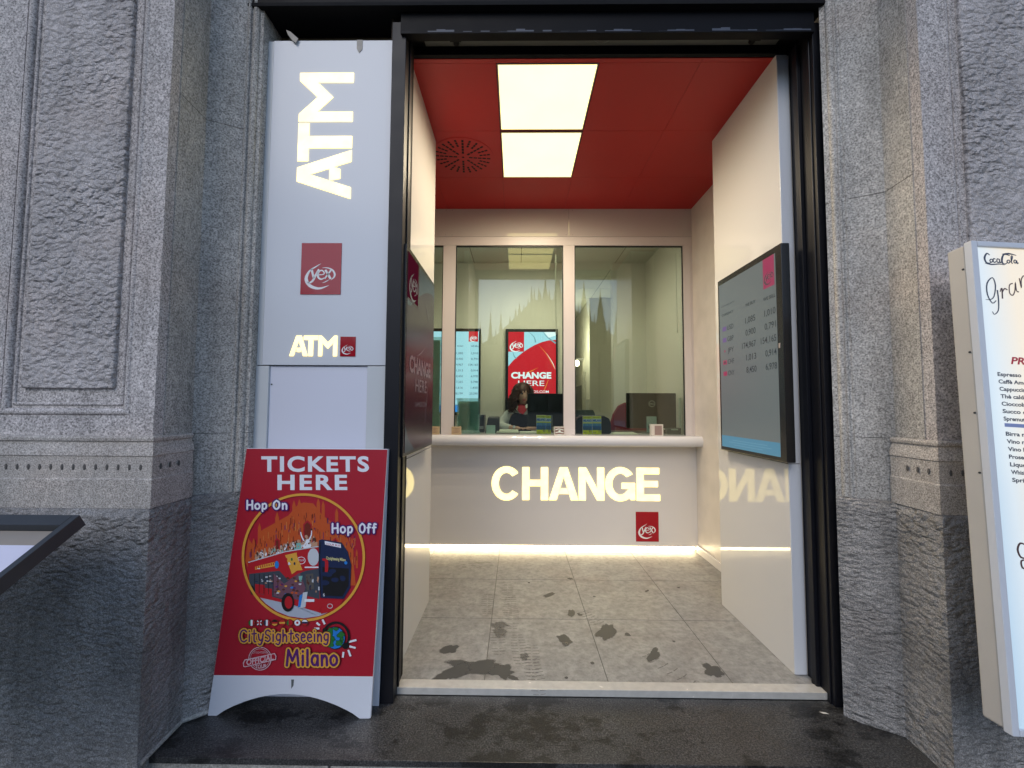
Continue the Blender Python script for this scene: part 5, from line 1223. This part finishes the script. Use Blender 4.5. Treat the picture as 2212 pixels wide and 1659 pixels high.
for sx in (-1, 1): m.tube([face_pt(sx*.014, .026, .001), face_pt(sx*.030, .031, .001), face_pt(sx*.046, .025, .0)], [.002, .0036, .001], EYED, 6)
m.build("eyebrows", pe)
m = MB(); m.tube([face_pt(-.022, -.061, .0), face_pt(-.008, -.057, .004), face_pt(0, -.059, .006), face_pt(.008, -.057, .004), face_pt(.022, -.061, 0)], [.002, .0062, .0065, .0062, .002], LIPS, 8); m.build("lips", pe)
# clothing
skin_mesh("shirt", [((PX, PY+.06, 1.22), .122), ((PX+.01, PY+.03, 1.282), .07), ((PX-.135, PY+.05, 1.235), .066), ((PX-.22, PY+.0, 1.12), .056), ((PX-.20, PY-.10, 1.108), .048), ((PX-.10, PY-.19, 1.102), .032), ((PX+.150, PY+.05, 1.235), .066), ((PX+.24, PY+.0, 1.12), .056), ((PX+.228, PY-.12, 1.108), .048), ((PX+.145, PY-.21, 1.102), .032), ((PX, PY+.08, 1.0), .125)],
          [(0, 1), (0, 2), (2, 3), (3, 4), (4, 5), (0, 6), (6, 7), (7, 8), (8, 9), (0, 10)], SHIRT, pe)
skin_mesh("vest", [((PX, PY+.08, .98), .140), ((PX, PY+.06, 1.12), .142), ((PX, PY+.045, 1.215), .136), ((PX-.10, PY+.045, 1.258), .066), ((PX+.115, PY+.045, 1.258), .066)], [(0, 1), (1, 2), (2, 3), (2, 4)], VEST, pe)
m = MB(); nk = Vector((PX+.012, PY+.0, 1.325))
for r0, z0, r1, z1 in ((.066, .0, .058, .020),):
    rings = []
    for (r, z, fy) in ((.058, .022, 0), (.066, .010, .004), (.070, -.010, .010), (.066, -.024, .012)):
        rings.append([nk+Vector((r*math.cos(q), r*math.sin(q)*.95-fy, z+.006*math.sin(3*q))) for q in [2*PI*k/24 for k in range(24)]])
    m.loft(rings, SCARF)
tri = [nk+Vector(p) for p in ((-.062, -.052, .008), (-.02, -.085, .012), (.03, -.085, .010), (.062, -.052, .010), (.048, -.098, -.045), (.012, -.115, -.085), (-.020, -.110, -.070), (-.045, -.096, -.040))]
m.loft([tri, [p+Vector((0, -.012, 0)) for p in tri]], SCARF); m.build("scarf", pe, bevel=.004)
m = MB()
for sx, pts in ((-1, ((-.060, -.055, .030), (-.088, -.070, -.010), (-.052, -.094, -.038), (-.036, -.086, .004))), (1, ((.060, -.055, .034), (.078, -.068, .0), (.046, -.092, -.022), (.034, -.088, .010)))):
    P = [nk+Vector(p) for p in pts]; m.loft([P, [p+Vector((0, -.006, 0)) for p in P]], SHIRT)
m.build("collar", pe, smooth=False)
m = MB(); m.ell((PX+.085, PY-.105, 1.155), (.006, .003, .006), LOGOW, 8, 5); m.box(PX+.082, PY-.106, 1.135, PX+.088, PY-.102, 1.15, LOGOW); m.build("badge", pe)
m = MB(); m.tube([(PX-.075, PY-.222, 1.100), (PX-.062, PY-.228, 1.100)], .027, GREY, 16); m.ell((PX-.068, PY-.250, 1.112), (.016, .006, .013), pm("watch_face", (.8, .8, .8), .1, metal=.5), 14, 8); m.build("wrist_watch", pe)
# hair: skull cap plus many wavy locks
m = MB(); hr = random.Random(11)
hcap = hc+Vector((0, .014, .022))
def hf(d):
    return 1+.05*noise.noise(d*5)
m.ell(hcap, (.088, .098, .108), HAIR, 24, 16, hf)
for i in range(520):
    ph = hr.uniform(0, 2*PI); 
    d0 = Vector((math.cos(ph), math.sin(ph), 0))
    fd = d0.dot(Vector((fwd.x, fwd.y, 0)).normalized())
    if fd > .72: continue
    top = hcap+Vector((hr.uniform(-.02, .02), hr.uniform(-.02, .02), .105))
    side = -1 if d0.dot(rgt) < 0 else 1
    ln = hr.uniform(.16, .24)*(1.0 if fd < .3 else .85)
    pts = []; rd = []
    sp = hr.uniform(.084, .112); fr_ = hr.uniform(20, 34); phs = hr.uniform(0, 6); am = hr.uniform(.012, .024)
    K = 20
    for k in range(K+1):
        t_ = k/K
        if t_ < .4:
            an = t_/.4*PI/2; p = hcap+d0*sp*math.sin(an)+Vector((0, 0, .108*math.cos(an)))
        else:
            s_2 = (t_-.4)/.6; p = hcap+d0*(sp+(.045 if side < 0 else .028)*math.sin(s_2*PI*.7))+Vector((0, 0, -ln*s_2))
        p = p+Vector((math.sin(fr_*t_+phs), math.cos(fr_*t_+phs*1.3), 0))*am*min(1, t_*2)
        if fd > .3: p = p+rgt*side*.012*t_
        pts.append(p); rd.append(.0042*(1-.5*t_)+.0012)
    m.tube(pts, rd, HAIR, 5)
m.build("hair", pe, ang=60)
# her stool
t = thing("stool", "clerk's stool hidden behind the counter", "stool", (PX, PY+.12, 0))
m = MB(); m.tube([(PX, PY+.12, .60), (PX, PY+.12, .66)], .18, VEST, 24); m.build("seat", t, bevel=.008)
m = MB(); m.tube([(PX, PY+.12, .02), (PX, PY+.12, .60)], .03, BEZ, 12); m.tube([(PX, PY+.12, 0), (PX, PY+.12, .02)], .20, BEZ, 24); m.build("column", t)

# ------------------------------------------------------------------ cathedral across the square (seen mirrored in glass and gloss)
CY0 = -112
rs0 = random.Random(9)
ca = thing("cathedral", "gothic cathedral with many spires mirrored in the window glass", "cathedral", (10, CY0, -.2))
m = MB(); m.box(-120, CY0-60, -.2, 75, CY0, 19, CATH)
for i in range(40):
    X = -118+i*4.9
    m.box(X-.6, CY0, -.2, X+.6, CY0+3, 17, CATH)
    m.box(X+1.6, CY0+.02, 3, X+3.3, CY0+.3, 13, GLS); 
m.build("walls", ca, smooth=False)
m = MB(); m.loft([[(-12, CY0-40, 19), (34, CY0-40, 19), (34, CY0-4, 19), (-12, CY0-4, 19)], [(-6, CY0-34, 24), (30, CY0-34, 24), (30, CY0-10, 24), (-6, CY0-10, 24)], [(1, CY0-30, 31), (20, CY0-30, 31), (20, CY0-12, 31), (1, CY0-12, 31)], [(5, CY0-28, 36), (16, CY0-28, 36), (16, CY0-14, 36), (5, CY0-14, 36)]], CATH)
for i in range(90):
    xx = rs0.uniform(-60, 60); k_ = max(0, 1-abs(xx-10.5)/17); zt = 20+16*min(1, k_*1.5)+rs0.uniform(0, 3.5); ww = rs0.uniform(.25, .6)
    m.loft([[(xx-ww, CY0-8, 15), (xx+ww, CY0-8, 15), (xx+ww, CY0-8-ww, 15), (xx-ww, CY0-8-ww, 15)], [(xx-ww, CY0-8, zt-3), (xx+ww, CY0-8, zt-3), (xx+ww, CY0-8-ww, zt-3), (xx-ww, CY0-8-ww, zt-3)], [(xx-.04, CY0-8, zt), (xx+.04, CY0-8, zt), (xx+.04, CY0-8.1, zt), (xx-.04, CY0-8.1, zt)]], CATH)
m.loft([[(-120, CY0-40, 19), (-60, CY0-40, 19), (-60, CY0-4, 19), (-120, CY0-4, 19)], [(-100, CY0-30, 33), (-70, CY0-30, 33), (-70, CY0-12, 33), (-100, CY0-12, 33)]], CATH)
m.build("roof", ca, smooth=False)
SP = [(-8.2, 30.5), (-4.9, 30), (-11.2, 27), (-.8, 27.5), (5.3, 37.5), (8.6, 42), (12.4, 47), (14.5, 40), (16.8, 36), (20.5, 40), (22.5, 33), (25.3, 37), (27.8, 27), (30.1, 30.5), (2.0, 28), (33, 24), (-14, 23.5), (-6.4, 25), (-2.5, 24), (18.8, 33), (32.0, 27), (23.8, 30)]
rs = random.Random(4)
SP += [(-20-4.2*i+rs.uniform(-1, 1), 23+rs.uniform(0, 9)+(12 if 8 < i < 16 else 0)) for i in range(23)] + [(37+4.5*i, 22+rs.uniform(0, 8)) for i in range(8)]
for X, hgt in SP:
    m = MB(); yb = CY0-5-3*rs.random(); bw = 1.0 if hgt < 34 else 1.6; zb = 16
    zs = [zb, hgt*.62, hgt*.63, hgt*.70, hgt*.71, hgt*.80, hgt*.81, hgt*.9, hgt]; ws = [bw, bw, bw*1.25, bw*.8, bw*.95, bw*.5, bw*.6, bw*.25, .05]
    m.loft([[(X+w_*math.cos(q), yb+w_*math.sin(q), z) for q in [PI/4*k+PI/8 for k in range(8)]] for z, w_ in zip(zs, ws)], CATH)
    for k in range(4):
        q = PI/2*k+PI/4; xx, yy = X+bw*1.15*math.cos(q), yb+bw*1.15*math.sin(q)
        m.loft([[(xx+w_*math.cos(g), yy+w_*math.sin(g), z) for g in (0, PI/2, PI, 1.5*PI)] for z, w_ in ((zb, .3), (hgt*.60, .3), (hgt*.72, .03))], CATH)
    m.build("spire", ca, smooth=False)
